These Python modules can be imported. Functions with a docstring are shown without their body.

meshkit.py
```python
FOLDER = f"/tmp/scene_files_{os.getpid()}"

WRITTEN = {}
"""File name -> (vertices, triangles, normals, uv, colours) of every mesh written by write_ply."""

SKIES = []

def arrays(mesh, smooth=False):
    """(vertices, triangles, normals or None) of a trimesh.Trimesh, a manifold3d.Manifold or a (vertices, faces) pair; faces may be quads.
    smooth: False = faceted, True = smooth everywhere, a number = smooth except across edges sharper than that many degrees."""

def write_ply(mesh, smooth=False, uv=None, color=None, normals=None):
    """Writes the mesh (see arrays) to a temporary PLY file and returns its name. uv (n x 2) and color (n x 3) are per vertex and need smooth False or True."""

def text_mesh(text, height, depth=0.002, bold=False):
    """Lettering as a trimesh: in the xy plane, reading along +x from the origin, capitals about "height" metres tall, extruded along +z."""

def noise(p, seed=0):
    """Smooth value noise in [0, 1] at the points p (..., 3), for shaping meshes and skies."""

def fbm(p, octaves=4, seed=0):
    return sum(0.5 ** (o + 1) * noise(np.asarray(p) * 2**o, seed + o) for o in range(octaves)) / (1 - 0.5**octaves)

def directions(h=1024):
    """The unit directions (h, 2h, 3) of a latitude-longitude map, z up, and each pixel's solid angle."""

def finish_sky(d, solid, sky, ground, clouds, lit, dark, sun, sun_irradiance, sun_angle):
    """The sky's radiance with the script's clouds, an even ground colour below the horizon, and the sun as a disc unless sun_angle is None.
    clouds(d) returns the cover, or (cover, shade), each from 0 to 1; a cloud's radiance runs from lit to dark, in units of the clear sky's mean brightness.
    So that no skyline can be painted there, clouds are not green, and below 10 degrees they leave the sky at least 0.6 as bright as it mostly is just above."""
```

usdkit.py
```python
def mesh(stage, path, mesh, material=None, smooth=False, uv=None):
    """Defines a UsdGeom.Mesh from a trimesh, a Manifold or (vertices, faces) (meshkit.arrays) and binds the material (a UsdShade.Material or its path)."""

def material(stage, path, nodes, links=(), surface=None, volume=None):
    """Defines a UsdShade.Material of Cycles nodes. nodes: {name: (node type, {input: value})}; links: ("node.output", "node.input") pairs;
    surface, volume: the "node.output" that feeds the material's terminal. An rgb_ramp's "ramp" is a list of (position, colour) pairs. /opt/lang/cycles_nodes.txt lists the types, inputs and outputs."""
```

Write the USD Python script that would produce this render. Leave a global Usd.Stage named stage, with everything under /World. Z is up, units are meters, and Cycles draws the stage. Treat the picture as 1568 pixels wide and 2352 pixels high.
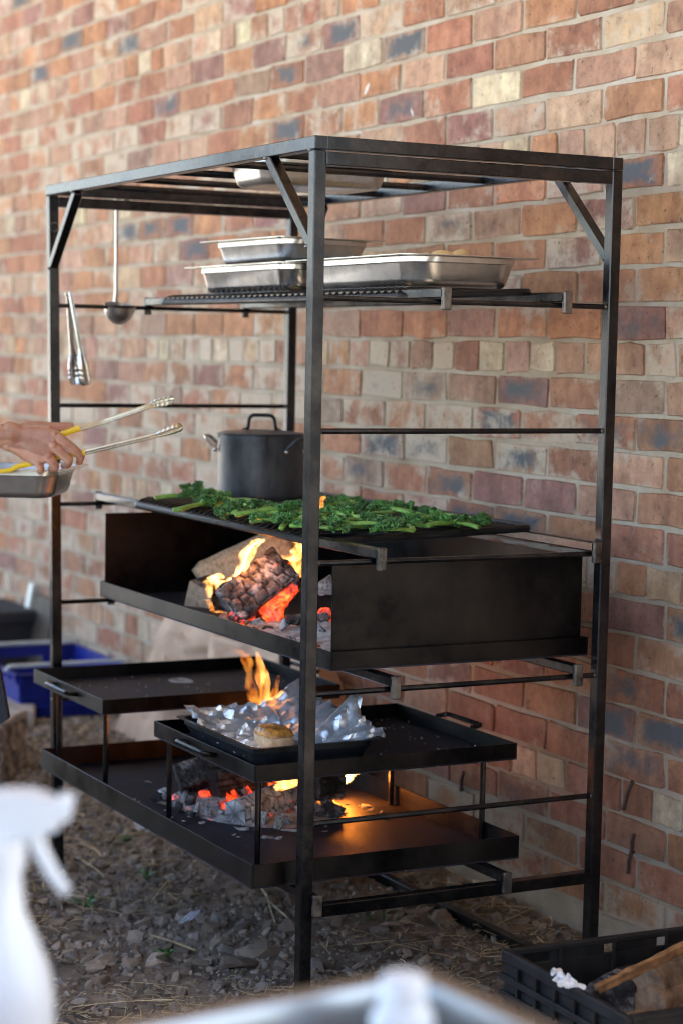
import math, random
import numpy as np, trimesh, usdkit, meshkit
import manifold3d as m3
from scipy.spatial import cKDTree
from pxr import Usd, UsdGeom, UsdLux, UsdShade, Gf, Sdf, Vt

R = random.Random(7)
N = np.random.default_rng(11)
V3 = lambda *a: np.array(a, float)

stage = Usd.Stage.CreateInMemory()
UsdGeom.SetStageUpAxis(stage, UsdGeom.Tokens.z)
UsdGeom.SetStageMetersPerUnit(stage, 1.0)
UsdGeom.Xform.Define(stage, '/World')
UsdGeom.Scope.Define(stage, '/World/Looks')

# ------------------------------------------------------------------ camera, sky, sun, exposure
EYE = V3(3.36371, -1.69553, 1.26104)
FW = V3(-0.88254815, 0.4633031, -0.08036783)
RT = V3(0.46331607, 0.88597593, 0.01961804)
UP = V3(-0.08029306, 0.01992184, 0.9965722)
FL = 7391.5 / 2500 * 1568           # focal length in the pixels of a 1568 x 2352 picture
EXPOSURE = 3.22
SUN_DIR = V3(0.50, 0.34, 0.82); SUN_DIR /= np.linalg.norm(SUN_DIR)
SUN, SUN_ANGLE, SKY = 1.25, 0.5, 0.075

cam = UsdGeom.Camera.Define(stage, '/World/camera')
cam.AddTransformOp().Set(Gf.Matrix4d(*RT, 0, *UP, 0, *(-FW), 0, *EYE, 1))
cam.CreateHorizontalApertureAttr(24.0); cam.CreateVerticalApertureAttr(36.0)
cam.CreateFocalLengthAttr(24.0 * 7391.5 / 2500)
cam.CreateClippingRangeAttr(Gf.Vec2f(0.05, 400))
cam.CreateFStopAttr(3.1); cam.CreateFocusDistanceAttr(3.95)
cam.CreateExposureAttr(EXPOSURE)

def mat(name, nodes, links, surface=None, volume=None):
    return usdkit.material(stage, '/World/Looks/' + name, nodes, links, surface=surface, volume=volume)

sky_mat = mat('sky', {'s': ('sky_texture', {'sky_type': 'single_scattering', 'sun_disc': False, 'sun_elevation': math.asin(SUN_DIR[2]),
                                            'sun_rotation': math.atan2(SUN_DIR[0], SUN_DIR[1]), 'air_density': 1.0, 'aerosol_density': 0.6}),
                      'n': ('noise_texture', {'scale': 2.2, 'detail': 5.0}),
                      'rp': ('rgb_ramp', {'ramp': [(0.42, (0, 0, 0)), (0.62, (1, 1, 1))]}),
                      'tc': ('texture_coordinate', {}),
                      'bw': ('rgb_to_bw', {}),
                      'cl': ('mix', {'mix_type': 'mix', 'fac': 0.45, 'color2': (0, 0, 0)}),
                      'm': ('mix', {'mix_type': 'mix'}),
                      'b': ('background_shader', {'strength': SKY})},
              [('tc.generated', 'n.vector'), ('n.fac', 'rp.fac'), ('s.color', 'bw.color'), ('s.color', 'cl.color1'), ('bw.val', 'cl.color2'), ('s.color', 'm.color1'), ('cl.color', 'm.color2'), ('rp.color', 'm.fac'), ('m.color', 'b.color')],
              surface='b.background')
dome = UsdLux.DomeLight.Define(stage, '/World/sky')
dome.GetPrim().SetCustomDataByKey('kind', 'structure')
UsdShade.MaterialBindingAPI.Apply(dome.GetPrim()).Bind(sky_mat)
sun = UsdLux.DistantLight.Define(stage, '/World/daylight')
sun.CreateNormalizeAttr(True); sun.CreateIntensityAttr(SUN); sun.CreateAngleAttr(SUN_ANGLE); sun.CreateColorAttr(Gf.Vec3f(1.0, 0.95, 0.865))
zz = SUN_DIR; xx = np.cross(V3(0, 0, 1), zz); xx /= np.linalg.norm(xx); yy = np.cross(zz, xx)
sun.AddTransformOp().Set(Gf.Matrix4d(*xx, 0, *yy, 0, *zz, 0, 0, 0, 6, 1))

# ------------------------------------------------------------------ helpers
def at(px, py, axis, v):
    """Where the sight line through a point of a 1568 x 2352 picture meets the plane axis = v (axis 'd': that distance along the view)."""
    d = FW * FL + RT * (px - 784) - UP * (py - 1176)
    t = v / FL if axis == 'd' else (v - EYE['xyz'.index(axis)]) / d['xyz'.index(axis)]
    return EYE + d * t

used = {}
def path(parent, name):
    base = str(parent.GetPath()) if parent is not None else '/World'
    k = used.setdefault((base, name), 0); used[(base, name)] += 1
    return f'{base}/{name}' + (f'_{k:03d}' if k else '')

def tag(o, label=None, cat=None, group=None, kind=None):
    for k, v in (('label', label), ('category', cat), ('group', group), ('kind', kind)):
        if v: o.SetCustomDataByKey(k, v)
    return o

def thing(name, label=None, cat=None, loc=(0, 0, 0), rotz=0.0, group=None, kind=None, rot=None, scale=None):
    x = UsdGeom.Xform.Define(stage, path(None, name))
    if rot is not None:
        m = np.eye(4); m[:3, :3] = np.asarray(rot).T * (scale or 1.0); m[3, :3] = loc
        x.AddTransformOp().Set(Gf.Matrix4d(*m.ravel()))
    else:
        x.AddTranslateOp().Set(Gf.Vec3d(*map(float, loc)))
        if rotz: x.AddRotateZOp().Set(float(rotz))
    return tag(x.GetPrim(), label, cat, group, kind)

def copy(src, name, loc, rot, label, cat, group, scale=1.0):
    o = thing(name, label, cat, loc, 0, group, rot=rot, scale=scale)
    o.GetReferences().AddInternalReference(src); o.SetInstanceable(True)
    return o

def part(parent, name, mesh, m, smooth=30, label=None, kind=None):
    p = usdkit.mesh(stage, path(parent, name), mesh, m, smooth=smooth).GetPrim()
    return tag(p, label, None, None, kind)

def solo(name, mesh, m, label, cat, group=None, kind=None, smooth=30):
    return tag(part(None, name, mesh, m, smooth), label, cat, group, kind)

def cat(ms): return trimesh.util.concatenate([m for m in ms])

def primvar(prim, name, arr, color=False):
    pv = UsdGeom.PrimvarsAPI(prim).CreatePrimvar(name, Sdf.ValueTypeNames.Color3fArray if color else Sdf.ValueTypeNames.FloatArray, 'vertex')
    a = np.asarray(arr, np.float32)
    pv.Set(Vt.Vec3fArray.FromNumpy(a) if color else Vt.FloatArray.FromNumpy(a))

def hull(pts):
    return trimesh.convex.convex_hull(np.asarray(pts, float))

def cbox(size, c=0.0015, loc=(0, 0, 0)):
    """A box with chamfered edges."""
    s = np.asarray(size, float) / 2; c = min(c, *(s * 0.45)); pts = []
    for sx in (-1, 1):
        for sy in (-1, 1):
            for sz in (-1, 1):
                for k in range(3):
                    q = s - c; q[k] = s[k]
                    pts.append(q * (sx, sy, sz))
    m = hull(pts); m.apply_translation(loc); return m

def bb(x0, x1, y0, y1, z0, z1, c=0.0012):
    return cbox((x1 - x0, y1 - y0, z1 - z0), c, ((x0 + x1) / 2, (y0 + y1) / 2, (z0 + z1) / 2))

def frame_from(d, up=(0, 0, 1)):
    d = np.asarray(d, float); d = d / np.linalg.norm(d)
    s = np.cross(np.asarray(up, float), d)
    if np.linalg.norm(s) < 1e-4: s = np.cross(V3(1, 0, 0), d)
    s /= np.linalg.norm(s); return d, s, np.cross(d, s)

def bar(p0, p1, w, h=None, c=0.0015, up=(0, 0, 1)):
    """A square bar from p0 to p1."""
    p0, p1 = np.asarray(p0, float), np.asarray(p1, float); L = np.linalg.norm(p1 - p0)
    d, s, u = frame_from(p1 - p0, up)
    m = cbox((L, w, h or w), c); T = np.eye(4); T[:3, 0], T[:3, 1], T[:3, 2], T[:3, 3] = d, s, u, (p0 + p1) / 2
    m.apply_transform(T); return m

def tube(pts, r, n=8, squash=1.0, cap=True):
    """A round rod along a line of points; r may vary."""
    pts = np.asarray(pts, float); k = len(pts); r = np.broadcast_to(np.asarray(r, float), k)
    t = np.gradient(pts, axis=0); t /= np.linalg.norm(t, axis=1, keepdims=True) + 1e-12
    _, s, u = frame_from(t[0], (0.13, 0.2, 0.97)); v, f = [], []
    for i in range(k):
        s = s - t[i] * (s @ t[i]); s /= np.linalg.norm(s); u = np.cross(t[i], s)
        for a in range(n):
            w = 2 * math.pi * a / n
            v.append(pts[i] + r[i] * (math.cos(w) * s + squash * math.sin(w) * u))
    for i in range(k - 1):
        for a in range(n):
            b = (a + 1) % n
            f += [(i * n + a, i * n + b, (i + 1) * n + b), (i * n + a, (i + 1) * n + b, (i + 1) * n + a)]
    if cap:
        v += [pts[0], pts[-1]]; c0, c1 = len(v) - 2, len(v) - 1
        for a in range(n):
            b = (a + 1) % n
            f += [(c0, b, a), (c1, (k - 1) * n + a, (k - 1) * n + b)]
    m = trimesh.Trimesh(np.array(v), np.array(f), process=False)
    if m.volume < 0: m.invert()
    return m

def bend(pts, n=5, r=0.012):
    """Rounds the corners of a polyline."""
    pts = [np.asarray(p, float) for p in pts]; out = [pts[0]]
    for a, b, c in zip(pts, pts[1:], pts[2:]):
        la, lc = np.linalg.norm(a - b), np.linalg.norm(c - b); q = min(r, la * .45, lc * .45)
        p, s = b + (a - b) / la * q, b + (c - b) / lc * q
        for t in np.linspace(0, 1, n): out.append((1 - t) ** 2 * p + 2 * t * (1 - t) * b + t * t * s)
    return np.array(out + [pts[-1]])

def lathe(profile, n=32):
    """A turned body from (radius, z) pairs."""
    m = trimesh.creation.revolve(np.asarray(profile, float), sections=n)
    if m.is_watertight and m.volume < 0: m.invert()
    return m

def rrect(a, b, r, n=5):
    r = min(r, a * .99, b * .99); out = []
    for cx, cy, t0 in ((a - r, b - r, 0), (-a + r, b - r, 90), (-a + r, -b + r, 180), (a - r, -b + r, 270)):
        for t in np.linspace(t0, t0 + 90, n): out.append((cx + r * math.cos(math.radians(t)), cy + r * math.sin(math.radians(t))))
    return np.array(out)

def loft(rings, cap0=True, cap1=True):
    n = len(rings[0]); v = np.vstack(rings); f = []
    for i in range(len(rings) - 1):
        for a in range(n):
            b = (a + 1) % n
            f += [(i * n + a, i * n + b, (i + 1) * n + b), (i * n + a, (i + 1) * n + b, (i + 1) * n + a)]
    if cap0:
        v = np.vstack([v, rings[0].mean(0)]); c = len(v) - 1; f += [(c, (a + 1) % n, a) for a in range(n)]
    if cap1:
        v = np.vstack([v, rings[-1].mean(0)]); c = len(v) - 1; o = (len(rings) - 1) * n; f += [(c, o + a, o + (a + 1) % n) for a in range(n)]
    m = trimesh.Trimesh(v, np.array(f), process=False)
    return m

def pan_mesh(a, b, h, fl=0.02, r=0.045, t=0.001, taper=0.012, lip=0.0):
    """A pressed steel pan: half sizes a, b of the body at the rim, height h, flange fl; closed, base at z = 0."""
    def ring(da, z, rr): return np.c_[rrect(a + da, b + da, max(rr, .006), 6), np.full(24, z)]
    out = [ring(-taper - .022, 0, r - .02), ring(-taper - .01, .002, r - .012), ring(-taper - .003, .008, r - .006), ring(-taper, .016, r - .003),
           ring(-.004, h - .016, r), ring(-.001, h - .0135, r), ring(-.001, h - .003, r), ring(.001, h - .0012, r), ring(fl, h - .0012 - lip, .012 + .3 * fl),
           ring(fl, h - lip, .012 + .3 * fl), ring(0, h, r - .001)]
    out += [ring(-.001 - t, h - .004, r), ring(-.004 - t, h - .016, r), ring(-taper - t, .016, r - .003), ring(-taper - .004 - t, .008, r - .006), ring(-taper - .012, .003, r - .014), ring(-taper - .024, .0012, r - .02)]
    m = loft(out)
    if m.volume < 0: m.invert()
    return m

def rotz(deg):
    c, s = math.cos(math.radians(deg)), math.sin(math.radians(deg)); return np.array([[c, -s, 0], [s, c, 0], [0, 0, 1.0]])

def euler(ax, ay, az):
    return trimesh.transformations.euler_matrix(math.radians(ax), math.radians(ay), math.radians(az))[:3, :3]

def moved(m, loc=(0, 0, 0), rot=None):
    m = m.copy(); T = np.eye(4)
    if rot is not None: T[:3, :3] = rot
    T[:3, 3] = loc; m.apply_transform(T); return m

# ------------------------------------------------------------------ materials
def metal(name, base, rough, metallic=1.0, var=0.35, nscale=14.0, bump=0.0, bscale=220.0, base2=None, rvar=0.15, specks=None, stretch=(1, 1, 1), spec=.5):
    nodes = {'g': ('geometry', {}), 'mp': ('mapping', {'scale': stretch}),
             'n': ('noise_texture', {'scale': nscale, 'detail': 6.0, 'roughness': 0.65}),
             'rp': ('rgb_ramp', {'ramp': [(0.3, tuple(c * (1 - var) for c in base)), (0.7, tuple(c * (1 + var) for c in (base2 or base)))]}),
             'mr': ('map_range', {'from_min': 0.3, 'from_max': 0.7, 'to_min': max(0.03, rough - rvar), 'to_max': rough + rvar}),
             'n2': ('noise_texture', {'scale': bscale, 'detail': 3.0}),
             'bp': ('bump', {'strength': bump, 'distance': 0.002}),
             'p': ('principled_bsdf', {'metallic': metallic, 'specular_ior_level': spec})}
    links = [('g.position', 'mp.vector'), ('mp.vector', 'n.vector'), ('mp.vector', 'n2.vector'), ('n.fac', 'rp.fac'), ('n.fac', 'mr.value'), ('mr.result', 'p.roughness'), ('n2.fac', 'bp.height'), ('bp.normal', 'p.normal')]
    if specks:
        nodes |= {'v': ('noise_texture', {'scale': 160.0, 'detail': 2.0}), 'vr': ('rgb_ramp', {'ramp': [(0.69, (0, 0, 0)), (0.75, (1, 1, 1))]}), 'sm': ('mix', {'mix_type': 'mix', 'color2': specks})}
        links += [('g.position', 'v.vector'), ('v.fac', 'vr.fac'), ('vr.color', 'sm.fac'), ('rp.color', 'sm.color1'), ('sm.color', 'p.base_color')]
    else: links += [('rp.color', 'p.base_color')]
    return mat(name, nodes, links, surface='p.BSDF')

def plain(name, base, rough=0.5, var=0.25, nscale=20.0, bump=0.2, bscale=80.0, base2=None, random=0.0, stretch=(1, 1, 1), spec=0.5, sss=0.0):
    nodes = {'g': ('geometry', {}), 'mp': ('mapping', {'scale': stretch}),
             'n': ('noise_texture', {'scale': nscale, 'detail': 6.0, 'roughness': 0.6}),
             'rp': ('rgb_ramp', {'ramp': [(0.32, tuple(c * (1 - var) for c in base)), (0.68, tuple(min(.95, c * (1 + var)) for c in (base2 or base)))]}),
             'o': ('object_info', {}), 'mr': ('map_range', {'to_min': 1 - random, 'to_max': 1 + random}),
             'hs': ('hsv', {}),
             'n2': ('noise_texture', {'scale': bscale, 'detail': 4.0}), 'bp': ('bump', {'strength': bump, 'distance': 0.004}),
             'p': ('principled_bsdf', {'roughness': rough, 'specular_ior_level': spec, 'subsurface_weight': sss})}
    links = [('g.position', 'mp.vector'), ('mp.vector', 'n.vector'), ('mp.vector', 'n2.vector'), ('n.fac', 'rp.fac'), ('rp.color', 'hs.color'), ('o.random', 'mr.value'), ('mr.result', 'hs.value'), ('hs.color', 'p.base_color'), ('n2.fac', 'bp.height'), ('bp.normal', 'p.normal')]
    return mat(name, nodes, links, surface='p.BSDF')

STEEL = metal('black_steel_tube', (.042, .050, .064), .24, .96, .35, 7, .12, 300, base2=(.056, .052, .051), specks=(.12, .11, .105), rvar=.1)
WORN = metal('worn_steel', (.10, .098, .096), .42, .85, .5, 30, .3, 200, base2=(.16, .145, .13))
SHEET = metal('black_sheet_steel', (.012, .0155, .022), .38, .95, .5, 4, .15, 250, base2=(.030, .027, .025), specks=(.045, .035, .035), spec=.3)
FLOOR = metal('burnt_tray_floor', (.007, .0085, .013), .60, .1, .6, 5, .4, 150, base2=(.030, .027, .037), specks=(.24, .23, .24), rvar=.12, spec=.22)
CASTIRON = metal('grate_iron', (.020, .020, .022), .40, .6, .4, 20, .3, 250, rvar=.1)
STAINLESS = metal('stainless_steel', (.55, .54, .52), .30, 1.0, .06, 5, .02, 400, rvar=.06)
STAINLESS_BRIGHT = metal('polished_stainless', (.58, .58, .57), .20, 1.0, .05, 8, .0, 400, rvar=.05)
TONGSTEEL = metal('tongs_steel', (.66, .62, .50), .26, 1.0, .04, 10, .02, 300, rvar=.08)
POTM = metal('anodised_pot', (.050, .056, .066), .42, .7, .5, 9, .05, 300, base2=(.075, .08, .09), rvar=.1, stretch=(1, 1, .6))
FOILM = metal('aluminium_foil', (.90, .92, .95), .30, .76, .04, 30, .25, 160, rvar=.06)
BAKING = metal('dark_baking_tray', (.022, .024, .028), .34, .6, .4, 8, .1, 200)
RUST = metal('rusty_nail', (.10, .055, .04), .8, .2, .5, 120, .8, 300)
YELLOW = plain('yellow_grip', (.80, .52, .02), .38, .06, 20, 0)
SKIN = mat('skin', {'g': ('geometry', {}), 'n': ('noise_texture', {'scale': 26.0, 'detail': 5.0, 'roughness': .6}),
                    'rp': ('rgb_ramp', {'ramp': [(.3, (.34, .135, .085)), (.5, (.42, .215, .14)), (.72, (.46, .27, .185))]}),
                    'n2': ('noise_texture', {'scale': 260.0, 'detail': 3.0}), 'bp': ('bump', {'strength': .25, 'distance': .002}),
                    'p': ('principled_bsdf', {'roughness': .48, 'subsurface_weight': .25, 'subsurface_scale': .006, 'subsurface_radius': (1, .35, .2)})},
           [('g.position', 'n.vector'), ('g.position', 'n2.vector'), ('n.fac', 'rp.fac'), ('rp.color', 'p.base_color'), ('n2.fac', 'bp.height'), ('bp.normal', 'p.normal')], surface='p.BSDF')
CLOTH = plain('dark_cloth', (.022, .022, .026), .85, .3, 30, .3, 400)
HAIR = plain('brown_hair', (.05, .03, .018), .6, .3, 80, .5, 200)
WHITEP = plain('white_plastic', (.82, .83, .84), .35, .02, 10, 0)
BLUEP = plain('blue_crate_plastic', (.005, .012, .15), .42, .2, 9, .1, 60, base2=(.008, .017, .19), spec=.3)
BAIL = plain('pale_bail_arm', (.55, .62, .60), .45, .1, 20, .0)
BLACKP = plain('black_crate_plastic', (.009, .009, .010), .45, .3, 15, .1, 60, base2=(.016, .016, .016), spec=.3)
KRAFT = plain('kraft_paper', (.42, .28, .19), .8, .06, 8, .25, 60, base2=(.48, .34, .245))
PAPER = plain('white_paper', (.72, .70, .66), .8, .08, 40, .3)
CONC = plain('pale_stone', (.34, .30, .27), .9, .25, 18, .8, 90, base2=(.42, .38, .35))
ROUGHSTONE = plain('broken_stone_face', (.16, .125, .10), .95, .7, 26, 1.0, 60, base2=(.30, .24, .2))
BROWNB = plain('brown_board', (.06, .045, .03), .8, .3, 12, .2)
YARD = plain('pale_yard', (.50, .47, .43), .9, .12, .6, .2, 20)
STRAW = plain('straw', (.36, .27, .15), .7, .3, 30, .2, 100, base2=(.48, .38, .22), random=.45)
LEAF = plain('weed_leaf', (.05, .13, .04), .5, .3, 60, .2, 120, base2=(.08, .2, .06), random=.3)
WOOD = plain('split_wood', (.50, .36, .23), .75, .25, 16, .5, 60, base2=(.60, .46, .31), stretch=(1, 1, 1))
WOODDARK = plain('old_firewood', (.17, .10, .06), .8, .5, 22, .6, 80, base2=(.30, .19, .11))
STICK = plain('orange_stick', (.22, .10, .035), .7, .4, 30, .4, 80, base2=(.34, .17, .07))
ENDGRAIN = plain('end_grain', (.30, .25, .18), .9, .3, 90, .6, 220)
POTATO = plain('potato_skin', (.60, .42, .20), .5, .15, 30, .2, 80, base2=(.68, .50, .26), random=.15)
BRONZED = plain('roasted_skin', (.20, .065, .015), .30, .7, 45, .6, 110, base2=(.50, .22, .045), spec=.8)
FLESH = plain('pale_flesh', (.55, .33, .16), .4, .3, 40, .3, 100, base2=(.62, .42, .24))
STEM = plain('broccolini_stem', (.12, .27, .04), .35, .3, 40, .15, 150, base2=(.20, .38, .07), spec=.7)
FLORET = plain('broccolini_floret', (.024, .085, .018), .48, .6, 120, .8, 260, base2=(.060, .18, .034), random=.35, spec=.6)
DROP = plain('bird_dropping', (.8, .79, .76), .8, .05, 30, .1)
TIMBER = plain('barn_timber', (.16, .10, .06), .85, .3, 3, .3, 20, base2=(.22, .14, .09))
ROOFM = plain('roof_sheet', (.36, .255, .125), .9, .2, 2, .1, 20)
TABLEM = plain('table_top', (.45, .38, .30), .6, .2, 10, .1)

# stones of the ground
def stone_mat(name, ramp, bump=.6):
    return mat(name, {'g': ('geometry', {}), 'o': ('object_info', {}), 'n': ('noise_texture', {'scale': 70.0, 'detail': 4.0}),
                      'ad': ('math', {'math_type': 'multiply_add', 'value2': .35, 'value3': -.17}), 'sm': ('math', {'math_type': 'add'}),
                      'rp': ('rgb_ramp', {'ramp': ramp}), 'bp': ('bump', {'strength': bump, 'distance': .003}), 'p': ('principled_bsdf', {'roughness': .88, 'specular_ior_level': .3})},
               [('g.position', 'n.vector'), ('n.fac', 'ad.value1'), ('ad.value', 'sm.value1'), ('o.random', 'sm.value2'), ('sm.value', 'rp.fac'), ('rp.color', 'p.base_color'), ('n.fac', 'bp.height'), ('bp.normal', 'p.normal')], surface='p.BSDF')
STONE = stone_mat('gravel_stone', [(0, (.12, .09, .065)), (.35, (.23, .185, .148)), (.6, (.33, .27, .21)), (.8, (.21, .195, .185)), (.93, (.36, .28, .21)), (1, (.44, .41, .37))])
EARTH = plain('earth', (.12, .092, .068), .95, .4, 9, 1.0, 70, base2=(.21, .17, .13))

FIRE = mat('fire_core', {'e': ('emission', {'color': (1.0, .26, .03), 'strength': 34.0})}, [], surface='e.emission')
# brick: the primvar carries (tint), the second one (blue overburnt patch, pale clay, lime smear)
BRICK = mat('brick', {'a': ('attribute', {'attribute': 'tint'}), 'b': ('attribute', {'attribute': 'marks'}), 'sp': ('separate_color', {'color_type': 'rgb'}),
    'g': ('geometry', {}), 'n1': ('noise_texture', {'scale': 34.0, 'detail': 6.0, 'roughness': .7}), 'r1': ('rgb_ramp', {'ramp': [(.25, (.62, .60, .60)), (.5, (1, 1, 1)), (.75, (1.28, 1.25, 1.2))]}),
    'mp': ('mapping', {'scale': (30, 1, 5)}), 'n2': ('noise_texture', {'scale': 1.0, 'detail': 3.0}), 'r2': ('rgb_ramp', {'ramp': [(.3, (.82, .80, .80)), (.7, (1.16, 1.16, 1.15))]}),
    'n7': ('noise_texture', {'scale': 10.0, 'detail': 5.0, 'roughness': .65}), 'r7': ('rgb_ramp', {'ramp': [(.28, (.66, .60, .62)), (.5, (1, 1, 1)), (.72, (1.26, 1.36, 1.40))]}), 'm7': ('mix', {'mix_type': 'multiply', 'fac': .85}),
    'm1': ('mix', {'mix_type': 'multiply', 'fac': 1.0}), 'm2': ('mix', {'mix_type': 'multiply', 'fac': .8}),
    'n3': ('noise_texture', {'scale': 26.0, 'detail': 4.0, 'roughness': .6}), 'am': ('math', {'math_type': 'multiply_add', 'value2': .7, 'value3': -.35}), 'pa': ('math', {'math_type': 'add'}),
    'pr': ('map_range', {'range_type': 'smoothstep', 'from_min': .34, 'from_max': .66, 'clamp': True}), 'm3': ('mix', {'mix_type': 'mix', 'color2': (.082, .084, .092)}),
    'n4': ('noise_texture', {'scale': 13.0, 'detail': 6.0, 'roughness': .7}), 'la': ('math', {'math_type': 'add'}),
    'lr': ('map_range', {'range_type': 'smoothstep', 'from_min': .70, 'from_max': .95, 'to_max': .85, 'clamp': True}), 'm4': ('mix', {'mix_type': 'mix', 'color2': (.42, .345, .265)}),
    'n5': ('noise_texture', {'scale': 420.0, 'detail': 2.0}), 'n6': ('noise_texture', {'scale': 95.0, 'detail': 3.0}), 'bs': ('math', {'math_type': 'add'}),
    'dk': ('map_range', {'from_min': .64, 'from_max': .74, 'to_max': .75, 'clamp': True}), 'm5': ('mix', {'mix_type': 'mix', 'color2': (.05, .04, .035)}),
    'bp': ('bump', {'strength': .55, 'distance': .0035}), 'p': ('principled_bsdf', {'roughness': .82, 'specular_ior_level': .25})},
    [('g.position', 'n1.vector'), ('n1.fac', 'r1.fac'), ('g.position', 'mp.vector'), ('mp.vector', 'n2.vector'), ('n2.fac', 'r2.fac'), ('a.color', 'm7.color1'), ('g.position', 'n7.vector'), ('n7.fac', 'r7.fac'), ('r7.color', 'm7.color2'), ('m7.color', 'm1.color1'), ('r1.color', 'm1.color2'), ('m1.color', 'm2.color1'), ('r2.color', 'm2.color2'),
     ('b.color', 'sp.color'), ('g.position', 'n3.vector'), ('n3.fac', 'am.value1'), ('am.value', 'pa.value1'), ('sp.r', 'pa.value2'), ('pa.value', 'pr.value'), ('pr.result', 'm3.fac'), ('m2.color', 'm3.color1'),
     ('g.position', 'n4.vector'), ('n4.fac', 'la.value1'), ('sp.g', 'la.value2'), ('la.value', 'lr.value'), ('lr.result', 'm4.fac'), ('m3.color', 'm4.color1'),
     ('g.position', 'n5.vector'), ('g.position', 'n6.vector'), ('n6.fac', 'dk.value'), ('dk.result', 'm5.fac'), ('m4.color', 'm5.color1'), ('m5.color', 'p.base_color'),
     ('n5.fac', 'bs.value1'), ('n6.fac', 'bs.value2'), ('bs.value', 'bp.height'), ('bp.normal', 'p.normal')], surface='p.BSDF')
MORTAR = mat('mortar', {'g': ('geometry', {}), 'n': ('noise_texture', {'scale': 4.5, 'detail': 6.0, 'roughness': .65}), 'rp': ('rgb_ramp', {'ramp': [(.3, (.27, .205, .14)), (.52, (.37, .305, .23)), (.72, (.45, .40, .34))]}),
    'n2': ('noise_texture', {'scale': 60.0, 'detail': 6.0, 'roughness': .7}), 'dr': ('map_range', {'from_min': .62, 'from_max': .74, 'to_max': .7, 'clamp': True}), 'm': ('mix', {'mix_type': 'mix', 'color2': (.12, .10, .08)}),
    'n3': ('noise_texture', {'scale': 300.0, 'detail': 3.0}), 'ad': ('math', {'math_type': 'add'}), 'bp': ('bump', {'strength': .8, 'distance': .004}), 'p': ('principled_bsdf', {'roughness': .9, 'specular_ior_level': .2})},
    [('g.position', 'n.vector'), ('n.fac', 'rp.fac'), ('g.position', 'n2.vector'), ('n2.fac', 'dr.value'), ('dr.result', 'm.fac'), ('rp.color', 'm.color1'), ('m.color', 'p.base_color'), ('g.position', 'n3.vector'), ('n2.fac', 'ad.value1'), ('n3.fac', 'ad.value2'), ('ad.value', 'bp.height'), ('bp.normal', 'p.normal')], surface='p.BSDF')

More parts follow.
